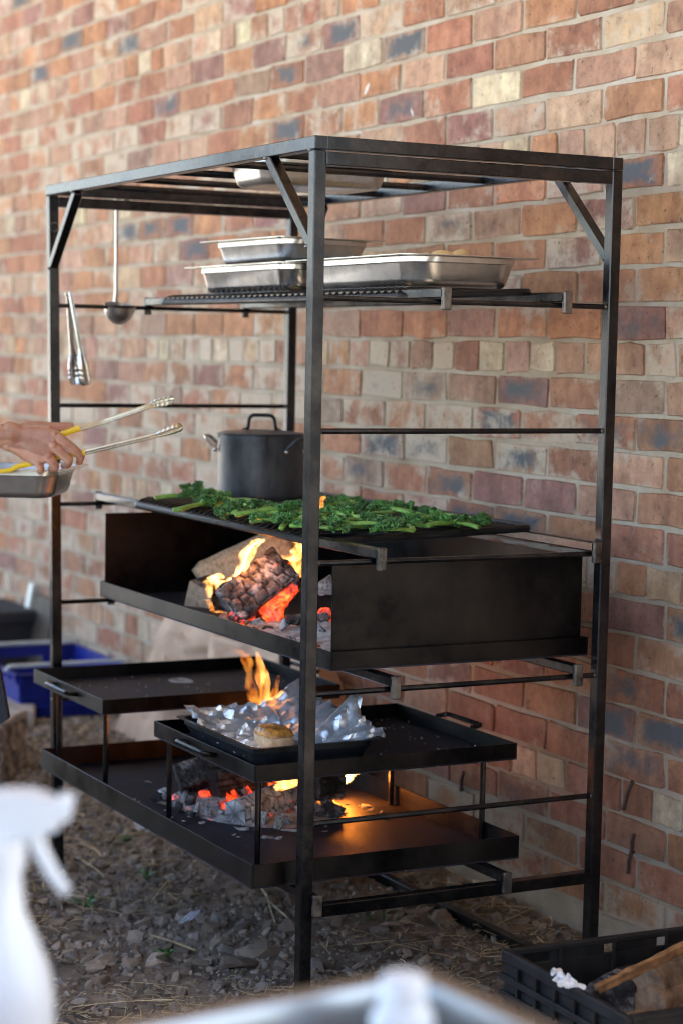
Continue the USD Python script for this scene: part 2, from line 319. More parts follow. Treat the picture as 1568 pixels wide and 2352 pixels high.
def char_mat(name, low, mid, ash, ember=0.0, thr=.55):
    """Charred wood: primvar crack 1 in the cracks; ember: glow strength."""
    nodes = {'c': ('attribute', {'attribute': 'crack'}), 'g': ('geometry', {}), 'n': ('noise_texture', {'scale': 22.0, 'detail': 6.0, 'roughness': .7}), 'rp': ('rgb_ramp', {'ramp': [(.36, low), (.52, mid), (.66, ash)]}),
             'm': ('mix', {'mix_type': 'mix', 'color2': (.006, .006, .007)}), 'n2': ('noise_texture', {'scale': 240.0, 'detail': 3.0}), 'bp': ('bump', {'strength': .7, 'distance': .003}), 'p': ('principled_bsdf', {'roughness': .85, 'specular_ior_level': .3})}
    links = [('g.position', 'n.vector'), ('n.fac', 'rp.fac'), ('rp.color', 'm.color1'), ('c.fac', 'm.fac'), ('m.color', 'p.base_color'), ('g.position', 'n2.vector'), ('n2.fac', 'bp.height'), ('bp.normal', 'p.normal')]
    if ember:
        nodes |= {'n3': ('noise_texture', {'scale': 30.0, 'detail': 4.0}), 'er': ('rgb_ramp', {'ramp': [(thr, (0, 0, 0)), (thr + .07, (.7, .03, .004)), (thr + .17, (1.3, .085, .012)), (thr + .32, (2.2, .36, .06))]})}
        nodes |= {'iv': ('math', {'math_type': 'subtract', 'value1': 1.0}), 'em': ('mix', {'mix_type': 'multiply', 'fac': 1.0})}
        links += [('g.position', 'n3.vector'), ('n3.fac', 'er.fac'), ('er.color', 'em.color1'), ('c.fac', 'iv.value2'), ('iv.value', 'em.color2'), ('em.color', 'p.emission_color')]
        nodes['p'][1]['emission_strength'] = ember
    return mat(name, nodes, links, surface='p.BSDF')
CHAR = char_mat('charred_wood', (.012, .012, .014), (.05, .045, .043), (.30, .28, .27))
CHARLOG = char_mat('burning_log', (.018, .015, .014), (.15, .135, .128), (.66, .65, .64), .3, .66)
ASHLOG = char_mat('ashen_log', (.22, .21, .21), (.48, .46, .45), (.74, .72, .70), .4, .66)
EMBER = char_mat('glowing_ember', (.05, .03, .03), (.2, .15, .14), (.5, .46, .44), .2, .47)
HOT = char_mat('hot_ember', (.1, .03, .02), (.2, .08, .05), (.4, .3, .26), .2, .38)
ASH = plain('ash', (.30, .28, .27), .95, .5, 40, .8, 200, base2=(.46, .44, .43))
FLAKE = plain('ash_flake', (.32, .29, .26), .95, .3, 60, .8, 200, random=.3)

def flame_mat(name, k, cool, hot):
    return mat(name, {'g': ('geometry', {}), 'mp': ('mapping', {'scale': (70, 70, 16)}), 'n': ('noise_texture', {'scale': 1.0, 'detail': 2.0}), 'rp': ('rgb_ramp', {'ramp': [(.36, (0, 0, 0)), (.48, cool), (.66, hot)]}),
                      'e': ('emission', {'strength': k})}, [('g.position', 'mp.vector'), ('mp.vector', 'n.vector'), ('n.fac', 'rp.fac'), ('rp.color', 'e.color')], volume='e.emission')
FLAME = flame_mat('flame', 21.0, (.75, .22, .03), (1.0, .52, .15))
FLAME_BRIGHT = flame_mat('bright_flame', 29.0, (.8, .32, .07), (1.0, .62, .24))
FLAME_THIN = flame_mat('thin_flame', 12.0, (.7, .17, .02), (1.0, .38, .06))

# ------------------------------------------------------------------ the setting
YW = 0.8735                                           # the face of the wall
def gz(x, y):
    x, y = np.asarray(x, float), np.asarray(y, float)
    s = lambda a, b, t: (lambda q: q * q * (3 - 2 * q))(np.clip((t - a) / (b - a), 0, 1))
    z = -.095 + .055 * s(.15, .85, y)
    z = z + s(-2.0, -2.9, x) * (.0 - z) * s(-.6, .3, y)
    near = (np.abs(x) < 9) & (np.abs(y) < 7)
    return z + np.where(near, .02 * (meshkit.fbm(np.stack([x * 3, y * 3, 0 * x], -1), 3, 5) - .5), 0)

def sheet_grid(xs, ys, zf):
    X, Y = np.meshgrid(xs, ys, indexing='ij'); Z = zf(X, Y); n, k = X.shape
    v = np.c_[X.ravel(), Y.ravel(), Z.ravel()]; i = np.arange(n * k).reshape(n, k)
    a, b, c, d = i[:-1, :-1].ravel(), i[1:, :-1].ravel(), i[1:, 1:].ravel(), i[:-1, 1:].ravel()
    return trimesh.Trimesh(v, np.vstack([np.c_[a, b, c], np.c_[a, c, d]]), process=False)

xs = np.concatenate([[-120, -60, -30, -15, -9, -6.5], np.arange(-5.2, 1.4, .035), [2, 3, 4.5, 7, 12, 30, 60, 120]])
ys = np.concatenate([[-120, -60, -30, -12, -6, -3.5, -2.2], np.arange(-1.4, .95, .035), [1.3, 2, 4, 10, 30, 60, 120]])
solo('ground', sheet_grid(xs, ys, gz), EARTH, None, None, kind='structure', smooth=True)

# the barn that keeps the light off: a roof over the cooking place and a boarded end, both out of the picture
t = thing('barn_roof', 'dark brown sheet roof above the brick wall and the cooking place', 'roof', (0, 0, 0))
part(t, 'roof_sheet', hull([(x, y, z + d) for x in (-6.5, 7.5) for y, z in ((1.2, 3.25), (-2.0, 3.85)) for d in (0, .06)]), ROOFM, False)
for x in (-6.2, -3.2, -.2, 2.8, 5.8):
    part(t, 'rafter', bar((x, 1.0, 3.19), (x, -1.9, 3.75), .08, .16), TIMBER)
for x in (-6.2, 5.8):
    part(t, 'roof_post', bar((x, -1.85, -.2), (x, -1.85, 3.66), .15), TIMBER)
t = thing('boarded_wall', 'dark boarded end wall of the barn behind the camera', 'wall', (0, 0, 0))
t_low = thing('low_barn_wall', 'low block wall along the open side of the barn outside the picture', 'wall', (0, 0, 0))
part(t_low, 'wall_body', bb(-4.6, 6.9, -2.75, -2.6, -.3, 1.0, .004), CONC, False)
xs2, ys2 = np.array([-60, -20, -8, 0, 8, 20.]), np.array([-70, -30, -12, -5, -2.9])
solo('concrete_yard', sheet_grid(xs2, ys2, lambda x, y: np.asarray(gz(x, y)) * 0 - .06), YARD, None, None, kind='structure', smooth=False)
for k in range(22):
    part(t, 'board', bb(7.0, 7.03 + .004 * (k % 2), .87 - .17 * (k + 1) + .004, .87 - .17 * k, -.3, 3.4, .002), TIMBER)

# ------------------------------------------------------------------ the brick wall
C, Z9, PITCH = 0.07907, 1.29072, 0.2245
wall = thing('brick_wall', 'weathered red and orange brick wall with pale mortar behind the grill rack', 'wall', (0, 0, 0))
def wall_front():
    m = sheet_grid(np.arange(-5.8, 2.2, .03), np.arange(-.35, 3.1, .026), lambda x, z: YW + .0045 * (meshkit.fbm(np.stack([x * 22, z * 22, 0 * x], -1), 3, 3) - .55))
    v = np.asarray(m.vertices); return trimesh.Trimesh(v[:, [0, 2, 1]], np.asarray(m.faces), process=False)
part(wall, 'mortar', wall_front(), MORTAR, True)
part(wall, 'wall_core', bb(-5.8, 2.17, YW + .012, YW + .24, -.35, 3.07, .001), MORTAR, False)

TINTS = {'red': (.275, .122, .072), 'orange': (.325, .152, .078), 'brown': (.27, .135, .078), 'plum': (.225, .112, .088), 'pink': (.31, .175, .115), 'cream': (.42, .330, .225), 'buff': (.36, .225, .145), 'grey': (.26, .17, .12)}
DARK = [(775, 75), (595, 50), (682, 100), (645, 172), (918, 107), (372, 235), (910, 235), (640, 288), (1185, 895), (960, 885), (1125, 975), (862, 1025), (968, 1022), (1485, 740), (1035, 512), (865, 1092), (1010, 1110), (1100, 1185), (1455, 395), (430, 570), (288, 512), (345, 545), (410, 522),
        (350, 882), (235, 875), (1540, 1470), (1475, 1560), (1385, 1665), (1500, 1650), (1205, 1185), (1520, 1005), (1180, 1040), (720, 885), (40, 20), (180, 100), (85, 165), (290, 90), (890, 885), (1240, 1085), (300, 1230), (1415, 960), (120, 575), (1450, 1730), (1230, 1830), (1480, 1860), (1520, 1790)]
DARKW = [at(x, y, 'y', YW)[[0, 2]] for x, y in DARK]
PALE = [(1180, 360), (820, 420), (1540, 380), (1060, 330), (1150, 800), (1300, 210), (1170, 205), (860, 150), (690, 330)]
PALEW = [at(x, y, 'y', YW)[[0, 2]] for x, y in PALE]

def brick_mesh(x0, x1, z0, z1, proud, rng):
    w = x1 - x0; c = .0025 + .005 * rng.random() ** 2
    out = [(x0 + c, z0), ((x0 + x1) / 2, z0), (x1 - c, z0), (x1, z0 + c), (x1, z1 - c), (x1 - c, z1), ((x0 + x1) / 2, z1), (x0 + c, z1), (x0, z1 - c), (x0, z0 + c)]
    out = np.array(out) + rng.normal(0, .0021, (10, 2)); cen = np.array([(x0 + x1) / 2 + rng.normal(0, .1) * w, (z0 + z1) / 2 + rng.normal(0, .006)])
    ins = out + (out.mean(0) - out) / (np.abs(out - out.mean(0)) + .02) * .0035
    y = YW - proud; tilt = rng.normal(0, .0007)
    v = np.vstack([np.c_[out[:, 0], np.full(10, YW + .010), out[:, 1]], np.c_[out[:, 0], np.full(10, y + .0036), out[:, 1]], np.c_[ins[:, 0], np.full(10, y + tilt) + rng.normal(0, .0005, 10), ins[:, 1]], [[cen[0], y - .0004, cen[1]]]])
    f = []
    for k in (0, 1):
        for a in range(10):
            b = (a + 1) % 10
            f += [(k * 10 + a, k * 10 + b, k * 10 + 10 + b), (k * 10 + a, k * 10 + 10 + b, k * 10 + 10 + a)]
    f += [(20 + a, 20 + (a + 1) % 10, 30) for a in range(10)]
    return v, np.array(f)

def frac_in(p, x0, x1, z0, z1): return x0 < p[0] < x1 and z0 < p[1] < z1
bricks = []
rb = np.random.default_rng(5)
for i in range(-22, 19 + 6):
    ztop = Z9 - C * (i - 9); header = i % 6 == 3
    if header: ph = {3: -.281, 9: -.151, 15: -.231, 21: -.187}.get(i, -.2 + .1 * rb.random()); pitch = .1125
    else: ph = (-.118 if i % 2 == 0 else -.222) + .0042 * i * (i > 0); pitch = PITCH
    if i in (22, 23): ph = -.019 if i == 22 else -.123
    n0, n1 = int((-5.4 - ph) / pitch), int((1.25 - ph) / pitch)
    j = [ph + k * pitch + rb.normal(0, .004) * (abs(ph + k * pitch) > .4) for k in range(n0, n1 + 1)]
    for x0, x1 in zip(j, j[1:]):
        gap = .0032 + .0026 * rb.random(); bed = .0040 + .0024 * rb.random()
        b = (x0 + gap, x1 - gap, ztop - C + bed, ztop - bed + .001)
        bricks.append((b, header))
flat_v, flat_f, flat_t, flat_m, nf = [], [], [], [], 0
def seen_size(b):
    p = V3((b[0] + b[1]) / 2, YW, (b[2] + b[3]) / 2); d = p - EYE; z = d @ FW
    px, py = 784 + FL * (d @ RT) / z, 1176 - FL * (d @ UP) / z
    ok = -40 < px < 1610 and -40 < py < 2300
    return (1 if ok else .02) * (b[1] - b[0]) * (b[3] - b[2]) / z ** 2
order = sorted(range(len(bricks)), key=lambda k: -seen_size(bricks[k][0]))
single = set(order[:300])
for k, (b, header) in enumerate(bricks):
    rng = np.random.default_rng(1000 + k)
    v, f = brick_mesh(*b, .0030 + .0030 * rng.random(), rng)
    cx, cz = (b[0] + b[1]) / 2, (b[2] + b[3]) / 2
    if header: kind = rng.choice(['cream', 'buff', 'pink', 'orange', 'red'], p=[.20, .28, .28, .15, .09])
    else: kind = rng.choice(['red', 'orange', 'brown', 'plum', 'pink', 'buff', 'grey'], p=[.33, .20, .16, .12, .12, .03, .04])
    if not header and cz < .75 and rng.random() < .4: kind = rng.choice(['plum', 'brown', 'red'])
    if not header and cz > 1.3 and rng.random() < .62: kind = rng.choice(['orange', 'pink', 'red', 'orange', 'buff'])
    if any(frac_in(p, *b) for p in PALEW): kind = 'cream'
    dark = any(frac_in(p, *b) for p in DARKW) or False
    tint = np.array(TINTS[kind]) * (1 + rng.normal(0, .065)) * (1 + rng.normal(0, .03, 3))
    if dark and kind in ('cream', 'buff', 'orange', 'pink'): tint = np.array(TINTS[('brown', 'plum', 'grey')[k % 3]]) * (1 + rng.normal(0, .05))
    pk = (.50 + .55 * rng.random() if dark else (.33 if rng.random() < .2 else .05)) if not header else .15 * rng.random()
    patch = np.r_[np.zeros(20), np.full(10, .36 if dark else 0), pk]
    lime = np.clip(rng.normal(.03, .11) + (.05 if cz > 1.0 else .0) + (.12 if (cx < -2.2 and cz < 1.05) else 0) + (.12 if (-2.6 < cx < -.9 and .75 < cz < 1.3) else 0) + (.1 if cz < .2 else 0), 0, .6)
    marks = np.c_[patch, np.full(31, lime), np.zeros(31)]
    marks[:20, 1] += .30; marks[20:30, 1] += .06 + .16 * rng.random(10)
    tn = np.tile(tint, (31, 1))
    if k in single:
        p = usdkit.mesh(stage, path(wall, 'brick'), (v, f), BRICK, smooth=False).GetPrim(); primvar(p, 'tint', tn, True); primvar(p, 'marks', marks, True)
    else:
        flat_v.append(v); flat_f.append(f + nf); flat_t.append(tn); flat_m.append(marks); nf += len(v)
p = usdkit.mesh(stage, path(wall, 'small_far_brick'), (np.vstack(flat_v), np.vstack(flat_f)), BRICK, smooth=False).GetPrim()
primvar(p, 'tint', np.vstack(flat_t), True); primvar(p, 'marks', np.vstack(flat_m), True); tag(p, kind='stuff')

# ------------------------------------------------------------------ the grill rack
L, W, H, T = 1.485, .693, 1.6546, .025
rack = thing('grill_rack', 'tall black steel tube rack standing in front of the brick wall', 'grill rack', (0, 0, 0))
XL, XR, YF, YB = -L + T / 2, -T / 2, T / 2, W - T / 2
def leanpost(x, y, zb, dy=0.0):
    part(rack, 'post', bar((x, y + dy, zb), (x, y, H - T - .001), T, T, .002, up=(1, 0, 0)), STEEL)
leanpost(XR, YF, -.105); leanpost(XL, YF, -.125, .030); leanpost(XR, YB, -.075, -.004); leanpost(XL, YB, -.06)
zt = H - T / 2
part(rack, 'top_rail', bar((-L, YF, zt), (0, YF, zt), T), STEEL)
part(rack, 'top_rail', bar((-L, YB, zt), (0, YB, zt), T), STEEL)
for x in (XL, XR):
    part(rack, 'top_rail', bar((x, T + .0005, zt), (x, W - T - .0005, zt), T), STEEL)
    part(rack, 'under_rail', bar((x, T + .0005, zt - T - .003), (x, W - T - .0005, zt - T - .003), T), STEEL)
for x in (-1.265, -1.01, -.757, -.503, -.25):
    part(rack, 'roof_bar', tube([(x, T + .0005, zt - .001), (x, W - T - .0005, zt - .001)], .008, 10), STEEL)
for k in range(5):
    z = 1.3568 - .25 * k
    part(rack, 'rung', tube([(XR, T, z), (XR, W - T, z)], .0055, 10), STEEL)
    part(rack, 'rung', tube([(XL, T, z), (XL, W - T, z)], .0055, 10), STEEL)
for x in (XL, XR):
    part(rack, 'bottom_rail', bar((x, T + .0005, .1875), (x, W - T - .0005, .1875), T - .001), STEEL)
part(rack, 'ground_rail', bar((-L + T + .001, YB, -.035), (-T - .001, YB, -.035), T), STEEL)
for y in (YF, YB):
    for x0, x1 in ((XL + T / 2 - .003, -1.29), (XR - T / 2 + .003, -.21)):
        part(rack, 'brace', bar((x0, y, 1.455), (x1, y, H - T - .001), T * .86, T * .86, .002, up=(0, 1, 0)), STEEL)
def bolt(x, y, z):
    b = part(rack, 'bolt', tube([(x, y, z), (x + .010, y, z)], .0085, 12), STEEL)
    part(b, 'washer', tube([(x - .002, y, z), (x + .0016, y, z)], .0125, 12), WORN)
bolt(-L + T, .013, 1.551); bolt(-L + T, YB + .004, 1.50)
def weld(p, r, rng=random.Random(3)):
    m = trimesh.creation.icosphere(1, r); m.vertices *= [1, .8, .7]; m.vertices += p
    part(rack, 'weld', m, WORN, True)
for k in range(5):
    for y in (T + .001, W - T - .001):
        weld((XR, y, 1.3568 - .25 * k), .0085); weld((XL, y, 1.3568 - .25 * k), .0085)
weld((-1.30, .003, 1.6285), .007); weld((-.215, .003, 1.6285), .007); weld((-.024, .003, 1.6295), .006); weld((-1.483, .003, 1.6295), .006); weld((-.03, .004, 1.452), .007); weld((-1.462, .002, 1.448), .006)

def arms(par, ys, zr, xl=-1.497, tabz=.045):
    for y in ys:
        a = part(par, 'support_arm', bar((xl + .001, y, zr + .0105), (.012, y, zr + .0105), .02, .02, .0025), STEEL)
        for x in (xl - .005, .0085):
            part(a, 'hook', cbox((.011, .02, tabz), .003, (x, y, zr + .0225 - tabz / 2)), WORN)

def sheet_tray(par, x0, x1, y0, y1, z0, z1, floor_mat, side_mat, t=.003):
    part(par, 'floor', bb(x0, x1, y0, y1, z0, z0 + t, .0008), floor_mat, False)
    for a in ((x0, x1, y0, y0 + t), (x0, x1, y1 - t, y1), (x0, x0 + t, y0 + t, y1 - t), (x1 - t, x1, y0 + t, y1 - t)):
        part(par, 'side', bb(*a, z0 + t + .0002, z1, .0009), side_mat, False)

# bottom fire tray
BT = .222
g = thing('fire_tray', 'wide shallow black fire tray hooked on the lowest rails with glowing coals in it', 'fire tray', (0, 0, 0))
sheet_tray(g, -1.300, -.080, -.066, .540, BT, .270, FLOOR, SHEET)
arms(g, (.030, .456), .2005, tabz=.042)
# firebox
FB = .642
g = thing('firebox', 'black sheet steel firebox with burning logs under the broccolini grill', 'firebox', (0, 0, 0))
sheet_tray(g, -1.292, -.050, .080, .676, FB, .680, FLOOR, SHEET)
part(g, 'end_panel', bb(-.0640, -.0610, .086, .664, FB + .004, .850, .0008), SHEET, False)
part(g, 'end_panel', bb(-1.2860, -1.2830, .090, .664, FB + .004, .848, .0008), SHEET, False)
part(g, 'back_panel', bb(-1.2825, -.0645, .6610, .6640, FB + .004, .846, .0008), SHEET, False)
arms(g, (.191, .613), .6132)

def grate(name, label, y0, y1, x0, x1, zr, ztop, front_r):
    g = thing(name, label, 'grill grate', (0, 0, 0))
    arms(g, (y0, y1), zr)
    part(g, 'frame', tube(bend([(x0, y1 + .004, ztop), (x0, y0 - .012, ztop - .014), (x1, y0 - .012, ztop - .016), (x1, y1 + .004, ztop + .002), (x0, y1 + .004, ztop)], 5, .03), front_r, 10), CASTIRON)
    n = int(round((x1 - x0) / .03))
    for k in range(1, n):
        x = x0 + (x1 - x0) * k / n
        part(g, 'grate_bar', tube([(x, y0 - .016, ztop - .012), (x, y0 - .004, ztop - .002), (x, y0 + .012, ztop + .002), (x, y1 - .004, ztop + .002), (x, y1 + .004, ztop - .004)], .0042, 6), CASTIRON)
    return g
ZG = .888
grate('food_grate', 'black grill grate loaded with green broccolini above the firebox', .154, .650, -1.225, -.240, .8625, ZG, .0085)
ZU = 1.384
grate('warming_grate', 'narrow black grate under the steel pans near the rack top', .283, .561, -1.385, -.125, 1.3625, ZU, .0075)

def griddle(label, x0, x1, y0, y1, z0, z1, feet):
    g = thing('griddle_tray', label, 'griddle tray', (0, 0, 0))
    sheet_tray(g, x0, x1, y0, y1, z0, z1, FLOOR, SHEET)
    xm, zm = (x0 + x1) / 2, (z0 + z1) / 2 + .004
    for y, s, dz in ((y0, -1, .0), (y1, 1, .014)):
        part(g, 'handle', tube(bend([(xm - .075, y - s * .002, zm + dz), (xm - .075, y + s * .026, zm + dz + .004), (xm + .075, y + s * .026, zm + dz + .004), (xm + .075, y - s * .002, zm + dz)], 5, .012), .0055, 8), STEEL)
    for x, y in feet:
        part(g, 'leg', tube([(x, y, BT + .0035), (x, y, z0 - .0005)], .0062, 10), STEEL)
    return g
griddle('left griddle tray with a pale ash mark on its bare floor', -1.400, -.920, -.052, .560, .417, .452, ((-.955, -.030), (-1.27, -.030), (-.955, .52), (-1.27, .52)))
griddle('right griddle tray carrying the foil lined baking tray', -.710, -.190, -.012, .600, .403, .438, ((-.676, .012), (-.234, .018), (-.60, .527), (-.215, .532)))

# ------------------------------------------------------------------ steel pans on the rack
def gn(name, label, cx, cy, z, a, b, h, rot, material, fl=.02, r=.05):
    g = thing(name, label, 'steel pan', (cx, cy, z), rot)
    part(g, 'pan_body', pan_mesh(a, b, h, fl, r), material, 45)
    return g
gn('steel_pan', 'large shiny pan holding yellow potatoes, right on the warming grate', -.428, .442, ZU + .0065, .262, .134, .064, 0, STAINLESS, .024, r=.065)
gn('steel_pan', 'lower left pan on the warming grate with another pan stacked on it', -1.003, .424, ZU + .0065, .254, .116, .064, 0, STAINLESS_BRIGHT, .024)
gn('steel_pan', 'small pan stacked on top of the lower left pan', -.965, .428, ZU + .0065 + .0645, .188, .118, .058, 3, STAINLESS, .024)
gn('steel_pan', 'pan sunk between the roof bars at the very top of the rack', -.630, .305, zt + .0085 - .0420, .114, .158, .060, 0, STAINLESS, .024)
for k, (x, y) in enumerate(((-.46, .37), (-.35, .41), (-.25, .43), (-.52, .45), (-.40, .47), (-.30, .49))):
    m = trimesh.creation.icosphere(2, 1); v = m.vertices; m.vertices = v * (.036, .028, .026) * (1 + .12 * (meshkit.noise(v * 1.6, k)[:, None] - .5)) 
    solo('potato', moved(m, (x, y, ZU + .050 + .004 * (k % 3)), euler(0, 12 * k, 40 * k)), POTATO, 'small yellow potato heaped in the large pan on the warming grate', 'potato', 'potatoes in the pan on the warming grate', smooth=True)

# ------------------------------------------------------------------ pot
pc = V3(-1.118, .432, ZG + .0062)
g = thing('cooking_pot', 'dark grey lidded cooking pot with two loop handles behind the broccolini', 'pot', pc)
r, h = .107, .157
part(g, 'pot_body', lathe([(0, 0), (r - .006, 0), (r - .001, .005), (r, .012), (r, h - .003), (r + .0025, h - .001), (r + .0025, h), (r - .0025, h), (r - .0025, .006), (0, .004)], 56), POTM, 35)
ld = part(g, 'lid', lathe([(0, h + .0095), (.05, h + .0085), (r - .015, h + .004), (r - .004, h + .0022), (r - .004, h + .0005), (0, h + .0005)], 56), POTM, 35)
hd = V3(.50, .866, 0)
part(ld, 'lid_handle', tube(bend([-.047 * hd + (0, 0, h + .006), -.034 * hd + (0, 0, h + .012), -.030 * hd + (0, 0, h + .045), .030 * hd + (0, 0, h + .045), .034 * hd + (0, 0, h + .012), .047 * hd + (0, 0, h + .006)], 6, .014), .0046, 8), CASTIRON)
for ang in (235, 25):
    d = V3(math.cos(math.radians(ang)), math.sin(math.radians(ang)), 0); s = V3(-d[1], d[0], 0)
    hm = part(g, 'loop_handle', tube(bend([d * r + s * .036 + (0, 0, h - .038), d * (r + .006) + s * .036 + (0, 0, h - .03), d * (r + .030) + s * .030 + (0, 0, h - .008), d * (r + .030) - s * .030 + (0, 0, h - .008), d * (r + .006) - s * .036 + (0, 0, h - .03), d * r - s * .036 + (0, 0, h - .038)], 5, .014), .0042, 8), STAINLESS if ang > 90 else POTM)
    for q in (-1, 1):
        part(hm, 'rivet', moved(trimesh.creation.icosphere(2, .0055), d * (r + .001) + s * .036 * q + (0, 0, h - .04)), STAINLESS, True)

# ------------------------------------------------------------------ hanging ladle and tongs
xl = -1.512
g = thing('ladle', 'steel ladle hanging by its hooked handle from the rack top', 'ladle', (xl, .199, 0))
part(g, 'handle', tube([(0, 0, 1.372), (.001, .001, 1.40), (.002, .000, 1.50), (0, 0, 1.60), (0, 0, 1.648), (.004, .001, 1.660), (.012, .003, 1.664)], [.011, .0085, .0078, .0075, .0078, .0075, .007], 10, .55), STAINLESS)
part(g, 'hook_tab', hull([(x, y + .5 * (1.66 - z) - .004, z) for x in (.040, .0425) for z, w in ((1.664, .006), (1.625, .007)) for y in (-w, w)]), STAINLESS)
part(g, 'hook_bend', bar((.010, .002, 1.664), (.0425, -.002, 1.6645), .012, .003, .001), STAINLESS)
bw = []
for t in np.linspace(0, 90, 10): bw.append((.041 * math.sin(math.radians(t)), -.050 * math.cos(math.radians(t))))
prof = [(r_, z_) for r_, z_ in bw] + [(r_ * .95, z_ * .95) for r_, z_ in bw[::-1]]
part(g, 'bowl', moved(lathe(prof, 28), (.030, .0, 1.362), euler(0, 14, 0)), STAINLESS, 40)

def tong_arm(pts, wid, up, t=.0012):
    """A channel shaped metal strip along pts with half widths wid, opening away from up; closed."""
    pts, n = np.asarray(pts, float), len(pts); tan = np.gradient(pts, axis=0); rings = []
    for k in range(n):
        d, s, u = frame_from(tan[k], up); w = wid[k]
        o = [(-w, -.45 * w), (-w * .92, .0), (-w * .45, .32 * w), (0, .16 * w), (w * .45, .32 * w), (w * .92, 0), (w, -.45 * w)]
        ring = [pts[k] + s * a + u * b for a, b in o] + [pts[k] + s * a * (1 - t / w) + u * (b - t) for a, b in o[::-1]]
        rings.append(np.array(ring))
    m = loft(rings)
    if m.volume < 0: m.invert()
    return m
g = thing('hanging_tongs', 'short steel tongs with scalloped tips hanging on the left end rung', 'tongs', (-1.4725, .058, 0))
def hang(x0, y1, x1):
    z = np.linspace(1.392, 1.158, 40); t = (1.392 - z) / .234
    w = np.where(t < .62, .0062 + .002 * t, .0074 + .0098 * np.clip((t - .62) / .16, 0, 1)); w = np.where(t > .93, w * np.sqrt(np.clip(1 - ((t - .93) / .085) ** 2, .1, 1)), w)
    w += np.where((t > .66) & (t < .97), .0016 * np.sin(t * 110), 0)
    x = x0 + (x1 - x0) * np.sin(t * 1.6) ; y = y1 * t
    return np.c_[x, y, z], w
p_, w_ = hang(.0085, .042, .020); part(g, 'tong_arm', tong_arm(p_, w_, (1, .2, 0)), STAINLESS_BRIGHT, 40)
p_, w_ = hang(-.0085, .024, -.016); part(g, 'tong_arm', tong_arm(p_, w_, (-1, -.2, 0)), STAINLESS_BRIGHT, 40)
part(g, 'pivot', tube([(0, -.010, 1.384), (0, .010, 1.384)], .0025, 8), STAINLESS)
part(g, 'spring_tab', bar((0, .004, 1.388), (.002, .006, 1.408), .003, .001, .0003), STAINLESS)

# ------------------------------------------------------------------ burning wood and coals
def char_block(sec, length, seed, cell=(.026, .019), depth=.004, nl=56, na=48, rough=.0012, sharp=1.0):
    """A log of outline sec (points in a plane) along x, its skin broken into charred scales; gives the mesh and the crack value per vertex."""
    rng = np.random.default_rng(seed); sec = np.asarray(sec, float)
    per = np.r_[0, np.cumsum(np.linalg.norm(np.diff(np.vstack([sec, sec[:1]]), axis=0), axis=1))]
    u = np.linspace(0, per[-1], na, endpoint=False); loop = np.vstack([sec, sec[:1]])
    ring = np.c_[np.interp(u, per, loop[:, 0]), np.interp(u, per, loop[:, 1])]
    tv = np.roll(ring, -1, 0) - np.roll(ring, 1, 0); nrm = np.c_[tv[:, 1], -tv[:, 0]]; nrm /= np.linalg.norm(nrm, axis=1, keepdims=True)
    if ((ring - ring.mean(0)) * nrm).sum() < 0: nrm = -nrm
    xs_ = np.linspace(-length / 2, length / 2, nl); X, U = np.meshgrid(xs_, u, indexing='ij')
    gx = np.arange(-length / 2 - cell[0], length / 2 + 2 * cell[0], cell[0]); gu = np.arange(-cell[1], per[-1] + cell[1], cell[1])
    A, B = np.meshgrid(gx, gu, indexing='ij'); A = A + (np.arange(B.shape[1]) % 2) * cell[0] * .5
    seeds = np.c_[(A + rng.uniform(-.42, .42, A.shape) * cell[0]).ravel() / cell[0], (B + rng.uniform(-.38, .38, B.shape) * cell[1]).ravel() / cell[1]]
    d, _ = cKDTree(seeds).query(np.c_[X.ravel() / cell[0], U.ravel() / cell[1]], k=2); e = (d[:, 1] - d[:, 0]).reshape(X.shape)
    crack = np.exp(-(e / .115) ** 2) * sharp
    P = np.stack([X, np.broadcast_to(ring[:, 0], X.shape), np.broadcast_to(ring[:, 1], X.shape)], -1)
    NN = np.stack([0 * X, np.broadcast_to(nrm[:, 0], X.shape), np.broadcast_to(nrm[:, 1], X.shape)], -1)
    off = -depth * crack + rough * 6 * (meshkit.fbm(P * 24 + seed, 4, seed) - .5) + .10 * depth * np.minimum(e, .5)
    P = P + NN * off[..., None]; P[0, :, 0] += .012 * (meshkit.noise(P[0] * 50, seed) - .5); P[-1, :, 0] += .012 * (meshkit.noise(P[-1] * 50, seed + 1) - .5)
    m = loft([P[k] for k in range(nl)]); cv = np.r_[crack.ravel(), .75, .75]
    if m.volume < 0: m.invert()
    return m, cv

def put(parent, name, m, cv, material, label=None, smooth=True):
    p = usdkit.mesh(stage, path(parent, name), m, material, smooth=smooth).GetPrim()
    if smooth not in (True, False): cv = np.asarray(cv)[cKDTree(m.vertices).query(np.array(UsdGeom.Mesh(p).GetPointsAttr().Get()))[1]]
    primvar(p, 'crack', cv); return tag(p, label)

def basis(d, up):
    d, s, u = frame_from(d, up); return np.c_[d, s, u]

def axis_log(name, label, p0, p1, sec, seed, material, up=(0, 0, 1), kind='log', ends=None, **k):
    p0, p1 = np.asarray(p0), np.asarray(p1); g = thing(name, label, kind, (0, 0, 0))
    m, cv = char_block(sec, np.linalg.norm(p1 - p0), seed, **k)
    put(g, 'charred_body', moved(m, (p0 + p1) / 2, basis(p1 - p0, up)), cv, material); return g

WEDGE = lambda w, h: [(-w, -h), (w, -h * .8), (w * .95, h * .55), (w * .2, h), (-w * .8, h * .7)]
